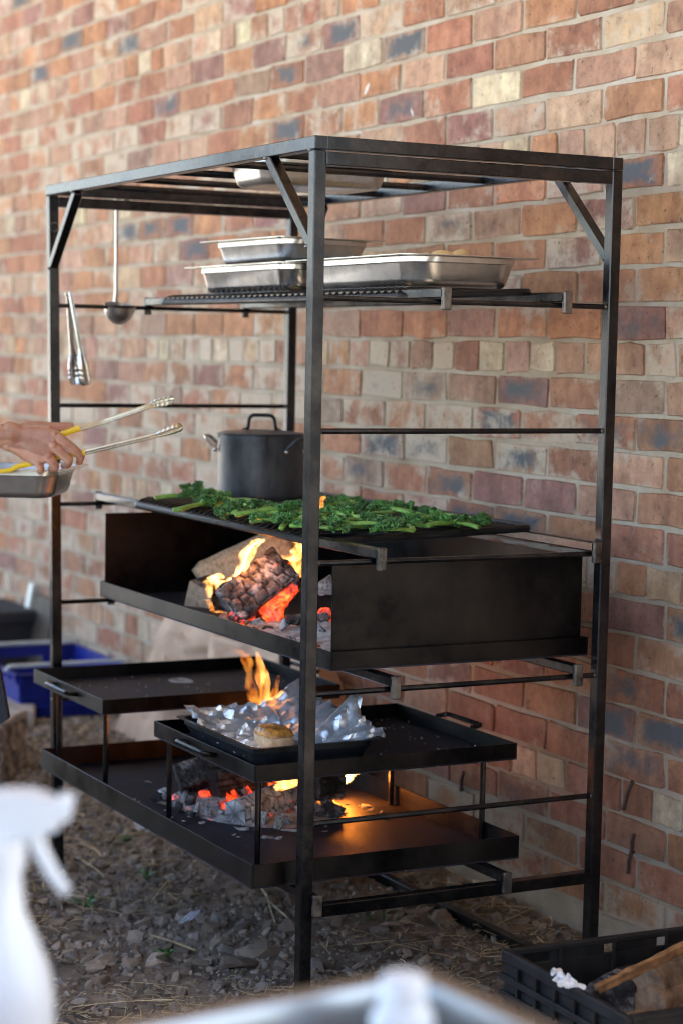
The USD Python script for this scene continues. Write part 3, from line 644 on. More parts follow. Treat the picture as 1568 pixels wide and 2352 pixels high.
# upper fire: the big scaled log leaning up to the right, a fresh split log behind it, a small one left, coals
YF1 = .235
axis_log('burning_log', 'split log burnt to pale grey charred scales in the middle of the firebox', at(534, 1410, 'y', .185), at(664, 1306, 'y', .315), [(-.048, -.044), (.048, -.046), (.056, .034), (-.042, .054)], 3, CHARLOG, up=(.75, -.55, .35), cell=(.030, .0235), depth=.0055, nl=84, na=72)
def fresh_log(name, label, p0, p1, sec, seed, up=(0, 0, 1), end=ENDGRAIN, body=None):
    g = thing(name, label, 'log', (0, 0, 0)); p0, p1 = np.asarray(p0), np.asarray(p1); ln = np.linalg.norm(p1 - p0)
    m, _ = char_block(sec, ln, seed, cell=(.5, .007), depth=.0012, nl=30, na=40, rough=.0010)
    B = basis(p1 - p0, up); part(g, 'split_body', moved(m, (p0 + p1) / 2, B), body or WOOD, True)
    s = np.array(sec) * .97; q = hull([(x, a, b) for a, b in s for x in (-ln / 2 - .0035, -ln / 2 + .004)])
    part(g, 'end_face', moved(q, (p0 + p1) / 2, B), end, False); return g
FRESH = mat('fresh_split_wood', {'tc': ('geometry', {}), 'mp': ('vector_rotate', {'rotate_type': 'euler_xyz', 'rotation': (0.2, .55, 0.5)}), 'ms': ('mapping', {'scale': (9, 150, 150)}), 'n': ('noise_texture', {'scale': 1.0, 'detail': 4.0}),
             'rp': ('rgb_ramp', {'ramp': [(.3, (.36, .23, .13)), (.5, (.60, .44, .28)), (.7, (.70, .55, .38))]}), 'bp': ('bump', {'strength': .5, 'distance': .002}), 'p': ('principled_bsdf', {'roughness': .75})},
            [('tc.position', 'mp.vector'), ('mp.vector', 'ms.vector'), ('ms.vector', 'n.vector'), ('n.fac', 'rp.fac'), ('rp.color', 'p.base_color'), ('n.fac', 'bp.height'), ('bp.normal', 'p.normal')], surface='p.BSDF')
fresh_log('fresh_log', 'pale freshly split log lying behind the charred log in the firebox', at(466, 1322, 'y', .27), at(670, 1232, 'y', .42), [(-.035, -.032), (.035, -.030), (.034, .022), (-.02, .038)], 8, up=(.4, -.3, .8), body=FRESH)
fresh_log('small_split_log', 'short dark split log with pale sawn end at the left of the fire', at(455, 1378, 'y', .215), at(530, 1350, 'y', .34), [(-.040, -.040), (.034, -.040), (.030, .040), (-.036, .030)], 9, up=(.3, 0, 1), body=CHAR)

def lump(seed, size):
    rng = np.random.default_rng(seed); m = hull(rng.normal(0, 1, (18, 3)) / 1.6); m = m.subdivide().subdivide(); m = m.subdivide() if max(size) > .024 else m
    v = m.vertices / np.abs(m.vertices).max(0); v = v + .18 * (meshkit.fbm(v * 2.4 + seed, 4, seed)[:, None] - .5) * v
    cr = np.maximum(np.exp(-((meshkit.noise(v * 4.2, seed + 9) - .5) / .04) ** 2), np.exp(-((meshkit.noise(v * 6.1 + 3, seed + 19) - .5) / .03) ** 2))
    m = trimesh.Trimesh(v * np.asarray(size) * (1 - .07 * cr[:, None]), m.faces, process=False); return m, cr * .9

def coal(px, py, y, size, seed, material, name='charcoal_lump', label='broken charcoal lump among the coals in the firebox', group='coals in the firebox', rot=None, axis='y'):
    m, cv = lump(seed, size); rng = np.random.default_rng(seed); p = at(px, py, axis, y)
    g = put(None, name, moved(m, p, euler(*(rng.uniform(0, 360, 3))) if rot is None else rot), cv, material, smooth=40)
    tag(g, label, 'charcoal', group)
for q in ((632, 1402, .26, (.030, .026, .046), 1, HOT, 'ember', 'orange glowing ember under the charred log, largest of the fire'), (662, 1378, .29, (.026, .02, .05), 2, EMBER, 'ember', 'tall red glowing ember right of the charred log in the firebox'), (742, 1350, .36, (.02, .03, .034), 3, ASHLOG, 'ash_block', 'pale ash covered block seen between post and firebox panel'),
          (740, 1412, .30, (.024, .03, .026), 4, EMBER, 'ember', 'half white glowing ember beside the left edge of the firebox panel'), (655, 1432, .20, (.010, .012, .024), 5, ASH, 'ash_block', 'small chalky white ash shard at the front lip of the firebox'), (680, 1428, .22, (.02, .02, .024), 6, CHAR, 'charcoal_lump', 'black charcoal lump just left of the near post in the firebox')):
    m, cv = lump(q[4], q[3]); p = at(q[0], q[1], 'y', q[2]); tag(put(None, q[6], moved(m, p, euler(10 * q[4], 25, 40 * q[4])), cv, q[5], smooth=40), q[7], 'ember' if 'ember' in q[6] else 'charcoal')
rc = np.random.default_rng(21)
for k in range(26):
    px = 505 + 250 * (k / 26) + rc.uniform(-8, 8); y = .13 + .3 * rc.random() ** 1.3
    base = at(px, 1400, 'y', y); s = rc.uniform(.009, .020)
    m, cv = lump(60 + k, (s, s * .8, s * .7)); z = FB + .003 + s * .55 + (.012 if y > .2 else 0)
    tag(put(None, 'charcoal_lump', moved(m, (base[0], y, z), euler(*rc.uniform(0, 360, 3))), cv, (CHAR, ASHLOG, EMBER, ASHLOG)[k % 4], smooth=40), 'small charcoal lump in the ember bed of the firebox', 'charcoal', 'small coals in the firebox')
bed = sheet_grid(np.linspace(-.80, -.10, 60), np.linspace(.10, .56, 40), lambda x, y: FB + .0035 + .020 * np.clip(1 - ((x + .42) / .34) ** 2 - ((y - .32) / .24) ** 2, 0, 1) * (.4 + 1.2 * meshkit.fbm(np.stack([x * 50, y * 50, 0 * x], -1), 3, 2)))
p = usdkit.mesh(stage, path(None, 'ash_bed'), bed, ASHLOG, smooth=True).GetPrim(); primvar(p, 'crack', .3 * meshkit.noise(bed.vertices * 90, 3)); tag(p, kind='stuff')

# lower fire
axis_log('charred_log', 'blue black charred half log with pale edge left of the lower coals', at(408, 1792, 'z', .262), at(478, 1768, 'z', .285), WEDGE(.045, .036), 31, CHAR, up=(-.5, .1, .8), cell=(.02, .016), depth=.003, kind='log')
axis_log('charred_log', 'dark log with brown end lying across the lower embers', at(486, 1800, 'z', .265), at(600, 1776, 'z', .28), WEDGE(.036, .036), 32, char_mat('brown_charred_wood', (.012, .010, .009), (.045, .034, .028), (.16, .13, .11)), up=(0, .3, 1), cell=(.06, .014), depth=.002, kind='log')
axis_log('ashen_log', 'light grey ashen log with black cracks in front of the lower embers', at(540, 1868, 'z', .25), at(668, 1818, 'z', .27), [(-.032, -.024), (.032, -.024), (.03, .016), (0, .03), (-.028, .016)], 33, ASHLOG, up=(0, .3, 1), cell=(.019, .030), depth=.0035, kind='log')
axis_log('round_log', 'round brown log end at the right of the lower embers', at(722, 1806, 'z', .275), at(782, 1802, 'z', .275), [(.036 * math.cos(t), .036 * math.sin(t)) for t in np.linspace(0, 2 * math.pi, 14, endpoint=False)], 34, CHAR, up=(0, 0, 1), cell=(.05, .016), depth=.0015, kind='log')
rc = np.random.default_rng(4)
low = [(360, 1832, .014, 0), (385, 1822, .018, 3), (402, 1838, .016, 3), (412, 1855, .013, 0), (440, 1838, .017, 0), (452, 1862, .018, 3), (436, 1868, .014, 0), (470, 1858, .014, 3), (492, 1846, .016, 3), (505, 1866, .012, 3), (520, 1850, .016, 2), (528, 1838, .02, 1), (545, 1832, .018, 1), (566, 1822, .02, 2), (584, 1814, .018, 1), (610, 1808, .018, 1), (640, 1802, .02, 1), (664, 1800, .02, 1), (590, 1840, .018, 2), (610, 1880, .018, 3), (640, 1888, .019, 3), (660, 1880, .017, 3), (690, 1862, .018, 3), (655, 1862, .012, 1), (715, 1850, .022, 3), (738, 1858, .024, 0), (768, 1862, .022, 0), (720, 1832, .02, 2), (748, 1838, .02, 3), (470, 1826, .014, 2), (480, 1870, .012, 3), (425, 1826, .012, 3)]
for k, (px, py, s, t) in enumerate(low):
    p = at(px, py, 'z', BT + .004 + s * .8); m, cv = lump(200 + k, (s * rc.uniform(.9, 1.3), s, s * rc.uniform(.7, 1)))
    tag(put(None, 'ember' if t == 1 else 'charcoal_lump', moved(m, p, euler(*rc.uniform(0, 360, 3))), cv, (CHAR, HOT, EMBER, ASHLOG)[t], smooth=40), *(('red hot ember glowing between the logs of the lower fire', 'ember', 'red embers of the lower fire') if t == 1 else ('grey ash coated coal lump in the lower fire tray', 'charcoal', 'coal lumps in the lower fire')))
c0 = at(590, 1850, 'z', BT)
bed = sheet_grid(np.linspace(c0[0] - .28, c0[0] + .28, 60), np.linspace(c0[1] - .22, c0[1] + .22, 50), lambda x, y: BT + .0028 + .016 * np.clip(1 - ((x - c0[0]) / .24) ** 2 - ((y - c0[1]) / .18) ** 2, 0, 1) * (.3 + 1.2 * meshkit.fbm(np.stack([x * 60, y * 60, 0 * x], -1), 3, 8)))
p = usdkit.mesh(stage, path(None, 'ash_bed'), bed, ASHLOG, smooth=True).GetPrim(); primvar(p, 'crack', .3 * meshkit.noise(bed.vertices * 90, 3)); tag(p, kind='stuff')
m, fl = [], np.random.default_rng(77)
for k in range(90):
    a, rr = fl.uniform(0, 6.28), .14 + .10 * abs(fl.normal()); s = fl.uniform(.003, .009)
    x_, y_ = c0[0] + rr * 1.2 * math.cos(a), c0[1] + rr * math.sin(a) * .9
    if -.057 < y_ < .53: m.append(moved(hull(fl.normal(0, 1, (9, 3)) * (s, s * .7, s * .25)), (x_, y_, BT + .0055), rotz(fl.uniform(0, 360))))
solo('ash_flakes', cat(m), FLAKE, None, None, kind='stuff', smooth=False)
m = []
for k in range(140):
    x_, y_ = (fl.uniform(-.70, -.2), fl.uniform(.32, .59)) if k % 2 else (fl.uniform(-1.39, -.93), fl.uniform(-.04, .55)); s = fl.uniform(.0012, .0032)
    m.append(moved(hull(fl.normal(0, 1, (8, 3)) * s * .6), (x_, y_, (.4068 if k % 2 else .4208) + s * .3)))
solo('salt_crumbs', cat(m), FLAKE, None, None, kind='stuff', smooth=False)
c1 = at(415, 1563, 'z', .421); ang = np.linspace(0, 2 * math.pi, 24, endpoint=False)
solo('ash_smear', loft([np.c_[c1[0] + .042 * s_ * np.cos(ang) * (1 + .15 * np.sin(3 * ang)), c1[1] + .030 * s_ * np.sin(ang), np.full(24, .4203 + z_)] for s_, z_ in ((1, 0), (.9, .0012))]), ASH, 'small oval smear of pale ash on the left griddle tray', 'ash')

# ------------------------------------------------------------------ flames
def flame(name, label, pts, y, material, flat=.5, twist=0.0, core=0):
    """pts: (px, py, width in px) from the root to the tip; the flame stands at the depth y."""
    q = np.array(pts, float); k = len(q); t = np.linspace(0, 1, k); tt = np.linspace(0, 1, 26)
    X, Y_, Wd = (np.interp(tt, t, q[:, i]) for i in range(3)); ker = np.ones(5) / 5
    sm = lambda a: np.convolve(np.pad(a, 2, 'edge'), ker, 'valid')
    X, Y_, Wd = sm(X), sm(Y_), sm(Wd); rings = []
    for i in range(26):
        c = at(X[i], Y_[i], 'y', y + twist * tt[i]); s = 1.25 * Wd[i] / 2 * ((c - EYE) @ FW) / FL * (1 + .5 * (meshkit.noise(V3(i * .45, q[0, 0], 0)) - .5)) + .0006
        a = np.linspace(0, 2 * math.pi, 12, endpoint=False)
        rings.append(c + s * (np.cos(a)[:, None] * RT + flat * np.sin(a)[:, None] * FW))
    m = loft(rings)
    if m.volume < 0: m.invert()
    o = part(None, name, m, material, True)
    if core:
        rc_ = [r_.mean(0) + (r_ - r_.mean(0)) * core for r_ in rings[3:-4]]; q_ = loft(rc_)
        if q_.volume < 0: q_.invert()
        part(o, 'core', q_, FIRE, True)
    return tag(o, label, 'flame')
flame('flame', 'tall bright yellow flame licking up from the charred log to the grate', [(505, 1338, 10), (535, 1330, 14), (556, 1310, 22), (564, 1285, 30), (572, 1262, 34), (590, 1246, 26), (600, 1236, 18)], .20, FLAME_BRIGHT, .5, core=.07)
flame('flame', 'low yellow flame curling at the left end of the charred log', [(478, 1375, 10), (482, 1360, 14), (488, 1345, 30), (492, 1332, 36), (500, 1322, 26), (508, 1316, 8)], .20, FLAME_BRIGHT, .5)
flame('flame', 'thin orange flame under the short split log on the left of the fire', [(512, 1408, 26), (494, 1404, 16), (484, 1390, 10), (476, 1376, 8)], .19, FLAME, .5)
flame('flame', 'wide orange flame behind the top right corner of the charred log', [(690, 1330, 30), (672, 1290, 36), (668, 1262, 44), (664, 1248, 40), (676, 1238, 24)], .42, FLAME, .4)
flame('flame', 'bright flame between the charred log and the near post', [(668, 1292, 18), (678, 1276, 30), (688, 1258, 30), (694, 1244, 16)], .34, FLAME_BRIGHT, .4)
flame('flame', 'faint orange flame along the top edge of the pale split log', [(610, 1292, 10), (622, 1268, 22), (630, 1250, 26), (640, 1240, 14)], .42, FLAME_THIN, .4)
flame('flame', 'tall orange flame rising in the gap between the two griddle trays', [(613, 1640, 20), (611, 1615, 26), (609, 1585, 28), (602, 1555, 26), (597, 1530, 18), (594, 1510, 9), (590, 1495, 4)], .24, FLAME, .5)
flame('flame', 'thin orange side flame right of the tall flame behind the foil', [(622, 1630, 16), (630, 1600, 14), (634, 1575, 10), (642, 1550, 5)], .24, FLAME_THIN, .5)
flame('flame', 'faint reddish flame left of the tall flame behind the foil', [(592, 1625, 30), (580, 1595, 22), (574, 1570, 16), (572, 1540, 12), (566, 1505, 26), (545, 1492, 20)], .24, FLAME_THIN, .3)
flame('flame', 'thin orange wisp rising left of the wide flame behind the charred log', [(640, 1300, 8), (648, 1276, 14), (652, 1256, 12), (646, 1236, 5)], .40, FLAME_THIN, .5)
flame('flame', 'small orange tongue on the upper corner of the charred log', [(668, 1330, 10), (684, 1314, 16), (692, 1296, 10), (690, 1280, 4)], .33, FLAME, .5)
flame('flame', 'small orange flame poking through the grate among the broccolini', [(734, 1172, 9), (736, 1160, 13), (737, 1148, 16), (743, 1138, 7)], .30, FLAME, .5)
flame('flame', 'white hot flame under the right griddle tray behind the round log', [(782, 1806, 16), (790, 1794, 24), (800, 1784, 30), (812, 1774, 20)], .45, FLAME_BRIGHT, .8, core=.5)
flame('flame', 'low yellow flame between ashen log and right griddle tray', [(640, 1818, 14), (656, 1806, 40), (668, 1796, 50), (676, 1788, 24)], .22, FLAME, .6)

# ------------------------------------------------------------------ broccolini on the grate
def broccolini(seed):
    rng = np.random.default_rng(seed); ln = rng.uniform(.085, .13); bendy = rng.normal(0, .022); hgt = .010
    t = np.linspace(0, 1, 9); pts = np.c_[ln * t, bendy * t * t * (1.5 - t), hgt + .012 * t * rng.random() + .002 * np.sin(t * 5)]
    stems = [tube(pts, np.linspace(.0068, .0046, 9), 8)]; heads = []
    tip = pts[-1]; dirs = pts[-1] - pts[-3]; dirs /= np.linalg.norm(dirs)
    for k in range(rng.integers(8, 11)):
        a0 = pts[rng.integers(5, 8)]; d = dirs * rng.uniform(.7, 1.2) + rng.normal(0, .42, 3) * (1, 1, .75) + (0, 0, .25); d /= np.linalg.norm(d); l2 = rng.uniform(.012, .025)
        e = a0 + d * l2; e[2] = max(e[2], .006); stems.append(tube([a0, (a0 + e) / 2 + (0, 0, .002), e], [.003, .0022, .0018], 5))
        for j in range(rng.integers(16, 22)):
            w_ = rng.normal(0, 1, 3); c = e + d * .003 + 00.0082 * w_ / np.linalg.norm(w_) * rng.uniform(.6, 1.05); c[2] = max(c[2], .004)
            ball = trimesh.creation.icosphere(1, 1); v = ball.vertices * rng.uniform(.0022, .0036) * (1 + .5 * rng.normal(0, .5, (42, 1)))
            heads.append(trimesh.Trimesh(v + c, ball.faces, process=False))
    a_, b_ = cat(stems), cat(heads)
    for m_ in (a_, b_): m_.vertices = m_.vertices * (1, 1, .74)
    return a_, b_
protos = []
for s in range(7):
    c = stage.CreateClassPrim(f'/World/_broccolini_{s}') if False else UsdGeom.Xform(stage.CreateClassPrim('/broccolini_kind' + (f'_{s:03d}' if s else ''))).GetPrim()
    c.SetTypeName('Xform'); st, hd_ = broccolini(40 + s)
    usdkit.mesh(stage, str(c.GetPath()) + '/stem', st, STEM, smooth=True); usdkit.mesh(stage, str(c.GetPath()) + '/floret', hd_, FLORET, smooth=False); protos.append(c.GetPath())
rp_ = np.random.default_rng(15)
spots = [(410, 1150), (440, 1140), (455, 1165), (470, 1150), (500, 1160), (520, 1172), (545, 1158), (560, 1178), (585, 1165), (600, 1188), (620, 1175), (640, 1195), (655, 1178), (668, 1200), (690, 1185), (700, 1205), (720, 1190), (730, 1170), (745, 1208), (760, 1182), (775, 1200), (790, 1170), (800, 1210), (815, 1188), (835, 1175), (850, 1205), (862, 1190), (880, 1212), (890, 1180), (905, 1200), (925, 1190), (940, 1208), (955, 1192), (975, 1205), (990, 1185), (1005, 1200), (1030, 1195), (1050, 1205), (1075, 1195), (1090, 1204), (820, 1162), (760, 1152), (480, 1142), (610, 1168), (680, 1172), (580, 1186), (505, 1145), (1015, 1206), (870, 1176)]
spots += [(spots[k % 49][0] + 11 * (1 if k % 2 else -1), spots[k % 49][1] + rp_.uniform(-7, 7)) for k in range(30) if spots[k % 49][0] > 440]
for k, (px, py) in enumerate(spots):
    p = at(px, py - 6, 'z', ZG + .018); lay = -.004 if k % 3 else .006
    a = rp_.uniform(0, 360); rot = rotz(a) @ euler(rp_.uniform(-25, 25), rp_.uniform(-4, 3), 0)
    copy(protos[k % 7], 'broccolini', p + rot @ V3(-.06, 0, 0) + V3(0, 0, -.010 + lay), rot, 'green broccolini stem with dark florets charring on the grill grate', 'broccolini', 'broccolini stems on the grill grate', rp_.uniform(.9, 1.15))

# ------------------------------------------------------------------ baking tray with foil and the browned piece
g = thing('baking_tray', 'dark baking tray lined with crumpled foil on the right griddle tray', 'baking tray', (-.468, .168, .4068))
part(g, 'tray_body', pan_mesh(.193, .140, .047, .009, .03, .0012, .012), BAKING, 40)
def foil_z(x, y):
    ex, ey = (x + .468) / .19, (y - .168) / .135
    back = np.clip((ey - .35) / .7, 0, 1.1); left = np.clip((-ex - .45) / .55, 0, 1); right = np.clip((ex - .55) / .45, 0, 1.1)
    tall = np.exp(-((x + .415) / .024) ** 4) * np.clip((y - .20) / .10, 0, 1.2)
    return .4235 + .048 * back ** 1.2 * (1 - .75 * np.clip(right, 0, 1)) + .044 * left + .020 * right + .034 * tall + .016 * np.clip((-ey - .7) * 3, 0, 1) * (ex < .3)
fx, fy = np.meshgrid(np.linspace(-.664, -.282, 76), np.linspace(.040, .335, 60), indexing='ij'); rf = np.random.default_rng(6)
seedp = np.c_[rf.uniform(-.70, -.24, 420), rf.uniform(.0, .36, 420)]; sz = rf.normal(0, .0030, 420); sl = rf.normal(0, .28, (420, 2))
dd, ii = cKDTree(seedp).query(np.c_[fx.ravel(), fy.ravel()], k=3); wgt = np.exp(-(dd / .0045) ** 2); wgt /= wgt.sum(1, keepdims=True)
crz = (wgt * (sz[ii] + ((np.c_[fx.ravel(), fy.ravel()][:, None] - seedp[ii]) * sl[ii]).sum(-1))).sum(1)
fz = foil_z(fx, fy).ravel() + crz
fv = np.c_[fx.ravel() + .4 * crz, fy.ravel() + .5 * crz, np.maximum(fz, .4105)]
idx = np.arange(76 * 60).reshape(76, 60); a, b, c_, d_ = idx[:-1, :-1].ravel(), idx[1:, :-1].ravel(), idx[1:, 1:].ravel(), idx[:-1, 1:].ravel()
ff = np.vstack([np.c_[a, b, c_], np.c_[a, c_, d_]])
fm = trimesh.Trimesh(np.vstack([fv, fv - (0, 0, .0006)]), np.vstack([ff, ff[:, ::-1] + len(fv)]), process=False)
solo('foil_sheet', fm, FOILM, 'crumpled silver foil sheet lining the baking tray with raised edges', 'foil', smooth=24)
p = at(630, 1700, 'z', .438); m = trimesh.creation.icosphere(4, 1); v = m.vertices
v = np.sign(v) * np.abs(v) ** .6 * (.048, .034, .027); v = v * (1 + .14 * (meshkit.fbm(v * 60, 3, 2)[:, None] - .5)); top = v[:, 2] > .004
g = thing('browned_piece', 'golden brown roasted piece of food lying on the foil', 'roast', p)
part(g, 'flesh', trimesh.Trimesh(v, m.faces, process=False), FLESH, True)
v2 = v * (1.012, 1.012, 1.0); v2[:, 2] = np.where(v[:, 2] > .012, v[:, 2] + .0015 + .0025 * meshkit.noise(v * 160, 4), .0125); part(g, 'browned_top', trimesh.Trimesh(v2 * (1.0, 1.0, 1.02), m.faces, process=False), BRONZED, True)

# ------------------------------------------------------------------ the cook's arm, tongs and pan
D0 = 4.45
def hp(x, y, dd=0.0):
    """A point of the hand: x, y in the enlarged picture of the hand, dd metres behind the hand's depth."""
    return at(x * .2, 909.4 + y * .2, 'd', D0 + dd)
def limb(chain):
    """Hulls of spheres along (point, radius) pairs."""
    out = []
    for (p, r), (q, s) in zip(chain, chain[1:]):
        out.append(hull(np.vstack([trimesh.creation.icosphere(2, r).vertices + p, trimesh.creation.icosphere(2, s).vertices + q])))
    return out
def body(parts, edge, rounds=8):
    ms = [m3.Manifold(m3.Mesh(np.asarray(p.vertices, np.float32), np.asarray(p.faces, np.uint32))) for p in parts]
    m = m3.Manifold.batch_boolean(ms, m3.OpType.Add).refine_to_length(edge).to_mesh()
    t = trimesh.Trimesh(m.vert_properties[:, :3], m.tri_verts, process=True); trimesh.smoothing.filter_taubin(t, .5, .52, rounds); return t
S_ = D0 / FL / .2 * .04                                  # metres per unit of the enlarged picture
mm = lambda k: k * S_ * 1.0
knuck = [hp(615, 432, -.004), hp(605, 560, -.010), hp(545, 690, -.004), hp(445, 765, .008)]
wr0, wr1 = hp(110, 370, .0), hp(95, 550, .010)
hand = []
hand.append(hull(np.vstack([trimesh.creation.icosphere(2, r).vertices + p for p, r in ((knuck[0], mm(58)), (knuck[1], mm(58)), (knuck[2], mm(54)), (knuck[3], mm(50)), (hp(230, 420, .004), mm(70)), (hp(220, 600, .012), mm(70)))])))
hand.append(hull(np.vstack([trimesh.creation.icosphere(2, r).vertices + p for p, r in ((hp(230, 420, .004), mm(80)), (hp(220, 590, .012), mm(76)), (wr0, mm(82)), (wr1, mm(84)))])))
hand.append(hull(np.vstack([trimesh.creation.icosphere(2, mm(r)).vertices + p for p, r in ((hp(250, 380, .010), 72), (hp(430, 352, .018), 58), (hp(560, 385, .010), 56), (hp(520, 470, .0), 60))])))
hand.append(hull(np.vstack([trimesh.creation.icosphere(2, mm(r)).vertices + p for p, r in ((hp(150, 560, .012), 84), (hp(330, 700, .014), 66), (hp(440, 765, .010), 56), (hp(520, 650, .0), 60), (hp(300, 560, .006), 74))])))
for p, r in ((hp(625, 425, -.014), 40), (hp(612, 562, -.022), 40), (hp(556, 690, -.014), 36), (hp(455, 768, -.004), 32)):
    hand.append(moved(trimesh.creation.icosphere(2, mm(r)), p))
for chain in ([(knuck[0], 62), (hp(700, 500, -.008), 58), (hp(858, 618, .0), 55), (hp(925, 690, .014), 50), (hp(912, 752, .026), 42)],
              [(knuck[1], 64), (hp(690, 640, -.012), 58), (hp(788, 735, -.002), 56), (hp(775, 785, .016), 50), (hp(735, 795, .030), 42)],
              [(knuck[2], 58), (hp(605, 760, -.008), 54), (hp(632, 808, .002), 52), (hp(622, 835, .016), 46), (hp(585, 835, .028), 40)],
              [(knuck[3], 52), (hp(462, 815, .002), 48), (hp(470, 845, .008), 44), (hp(452, 860, .020), 38)],
              [(hp(300, 360, .010), 66), (hp(450, 345, .022), 60), (hp(640, 352, .026), 50), (hp(760, 350, .026), 44), (hp(815, 335, .024), 36)]):
    hand += limb([(p, mm(r)) for p, r in chain])
elbow = at(-215, 1010, 'd', D0 + .02); shoulder = at(-190, 720, 'd', D0 + .03)
arm_in = limb([(hp(110, 455, .006), mm(118)), (hp(-80, 450, .008), mm(150)), (at(-90, 1002, 'd', D0 + .012), .042), (elbow, .045)])
arm_up = limb([(elbow, .046), ((elbow + shoulder) / 2, .050), (shoulder, .062)])
CX = at(-235, 900, 'd', D0 + .16); CX[2] = 0; fwd = V3(RT[0], RT[1], 0); fwd /= np.linalg.norm(fwd); side = V3(-fwd[1], fwd[0], 0)     # the cook faces the rack
zz0 = float(gz(CX[0], CX[1]))
J = lambda f, s, z: CX + fwd * f + side * s + V3(0, 0, z)
sh_r, sh_l = shoulder, J(0, .19, 1.40); hip_r, hip_l = J(0, -.09, .90), J(0, .09, .90)
torso = [hull(np.vstack([trimesh.creation.icosphere(2, r).vertices + p for p, r in ((J(0, -.12, 1.36), .085), (J(0, .12, 1.36), .085), (J(.01, -.10, 1.12), .10), (J(.01, .10, 1.12), .10), (J(0, -.08, .92), .11), (J(0, .08, .92), .11))]))]
head = limb([(J(.0, 0, 1.42), .055), (J(.02, 0, 1.53), .05)]) + [hull(np.vstack([trimesh.creation.icosphere(3, r).vertices + p for p, r in ((J(.02, 0, 1.66), .095), (J(.05, 0, 1.585), .06), (J(-.03, 0, 1.65), .085))]))]
head += limb([(J(.112, 0, 1.635), .009), (J(.128, 0, 1.605), .013)]) + limb([(J(.02, -.092, 1.64), .018), (J(.015, -.096, 1.61), .014)]) + limb([(J(.02, .092, 1.64), .018), (J(.015, .096, 1.61), .014)])
elb_l, wr_l = J(-.02, .24, 1.12), J(.08, .12, .93)
legs = []
for s in (-1, 1):
    legs += limb([(J(0, .09 * s, .90), .10), (J(.02, .10 * s, .48), .06), (J(-.01, .10 * s, zz0 + .09), .045)]) + limb([(J(-.03, .10 * s, zz0 + .035), .035), (J(.12, .11 * s, zz0 + .03), .03)])
left_arm = limb([(sh_l, .062), (elb_l, .048), (wr_l, .032)]) + limb([(wr_l, .034), (J(.14, .07, .925), .032)]) + [m_ for k in range(4) for m_ in limb([(J(.15, .10 - .022 * k, .925), .010), (J(.20, .10 - .022 * k, .922), .009), (J(.22, .10 - .022 * k, .935), .008)])] + limb([(J(.12, .11, .93), .012), (J(.16, .13, .955), .010)])
g = thing('person', 'cook reaching in from the left, hand gripping long yellow handled tongs', 'person', (0, 0, 0))
fine = body(hand + arm_in, .0035, 9)
part(g, 'body', fine, SKIN, True)
part(g, 'upper_body', body(arm_up + [m_ for m_ in head] + torso + left_arm + legs, .03, 4), SKIN, True)
def inflate(parts, r, edge=.03):
    t = body(parts, edge, 6); t.vertices += t.vertex_normals * r; return t
part(g, 'shirt', inflate(torso + limb([(sh_r, .062), ((sh_r * .55 + elbow * .45), .054)]) + limb([(sh_l, .062), (sh_l * .55 + elb_l * .45, .054)]), .012), CLOTH, True)
trs = []
for s in (-1, 1): trs += limb([(J(0, .09 * s, .90), .105), (J(.02, .10 * s, .48), .07), (J(-.01, .10 * s, .10), .060)])
part(g, 'trousers', inflate(trs + [torso[0].slice_plane(J(0, 0, 1.0), (0, 0, -1), cap=True)], .014), CLOTH, True)
ap = [at(-60, 1290, 'd', D0 + .10), at(4, 1570, 'd', D0 + .08), at(19, 1652, 'd', D0 + .10), at(0, 1664, 'd', D0 + .12), at(-120, 1672, 'd', D0 + .2), at(-140, 1290, 'd', D0 + .2)]
part(g, 'apron', hull([q + side * s for q in ap for s in (0, .03)]), CLOTH, 40)
part(g, 'hair', hull(np.vstack([trimesh.creation.icosphere(3, r).vertices + p for p, r in ((J(.0, 0, 1.69), .092), (J(-.035, 0, 1.66), .090))])), HAIR, True)
for s in (-1, 1):
    part(g, 'eye', moved(trimesh.creation.icosphere(2, .012), J(.096, .033 * s, 1.648)), WHITEP, True)
part(g, 'mouth', moved(cbox((.006, .045, .008), .003), J(.112, 0, 1.572), np.c_[fwd, side, V3(0, 0, 1)]), BRONZED, True)

g = thing('kitchen_tongs', 'long scissor tongs with yellow grips held in the cook\'s hand', 'tongs', (0, 0, 0))
lift = lambda *q: at(q[0], q[1], 'd', D0 + q[2])
def strip(pts, w0, w1):
    pts = np.array([lift(*q) for q in pts]); t = np.linspace(0, 1, 48); k = np.linspace(0, 1, len(pts)); P = np.stack([np.interp(t, k, pts[:, i]) for i in range(3)], 1)
    w = np.where(t < .62, w0, w0 + (w1 - w0) * np.sin(np.clip((t - .62) / .36, 0, 1) * math.pi * .75)); w = w + np.where((t > .66) & (t < .96), .0012 * np.sin(t * 95), 0)
    w = np.where(t > .95, w * np.sqrt(np.clip(1 - ((t - .95) / .056) ** 2, .06, 1)), w); return P, w
P, w = strip([(181, 984, .02), (240, 967, .03), (330, 936, .04), (360, 925, .045), (400, 916, .05)], .0062, .0105); part(g, 'blade', tong_arm(P, w, FW * .9 + UP * .45), TONGSTEEL, 40)
P, w = strip([(194, 1040, .012), (260, 1024, .02), (340, 1005, .03), (380, 993, .035), (420, 980, .04)], .0062, .0105); part(g, 'blade', tong_arm(P, w, -FW * .9 - UP * .35), TONGSTEEL, 40)
part(g, 'grip', tube([lift(60, 1030, .034), lift(100, 1012, .028), lift(146, 996, .018), lift(183, 983, .02)], [.0058, .006, .0068, .0072], 10), YELLOW)
ring = [lift(-4 + 22 * math.cos(t), 1062 + 22 * math.sin(t) * 1.05, .02) for t in np.linspace(-1.5, .9, 14)]
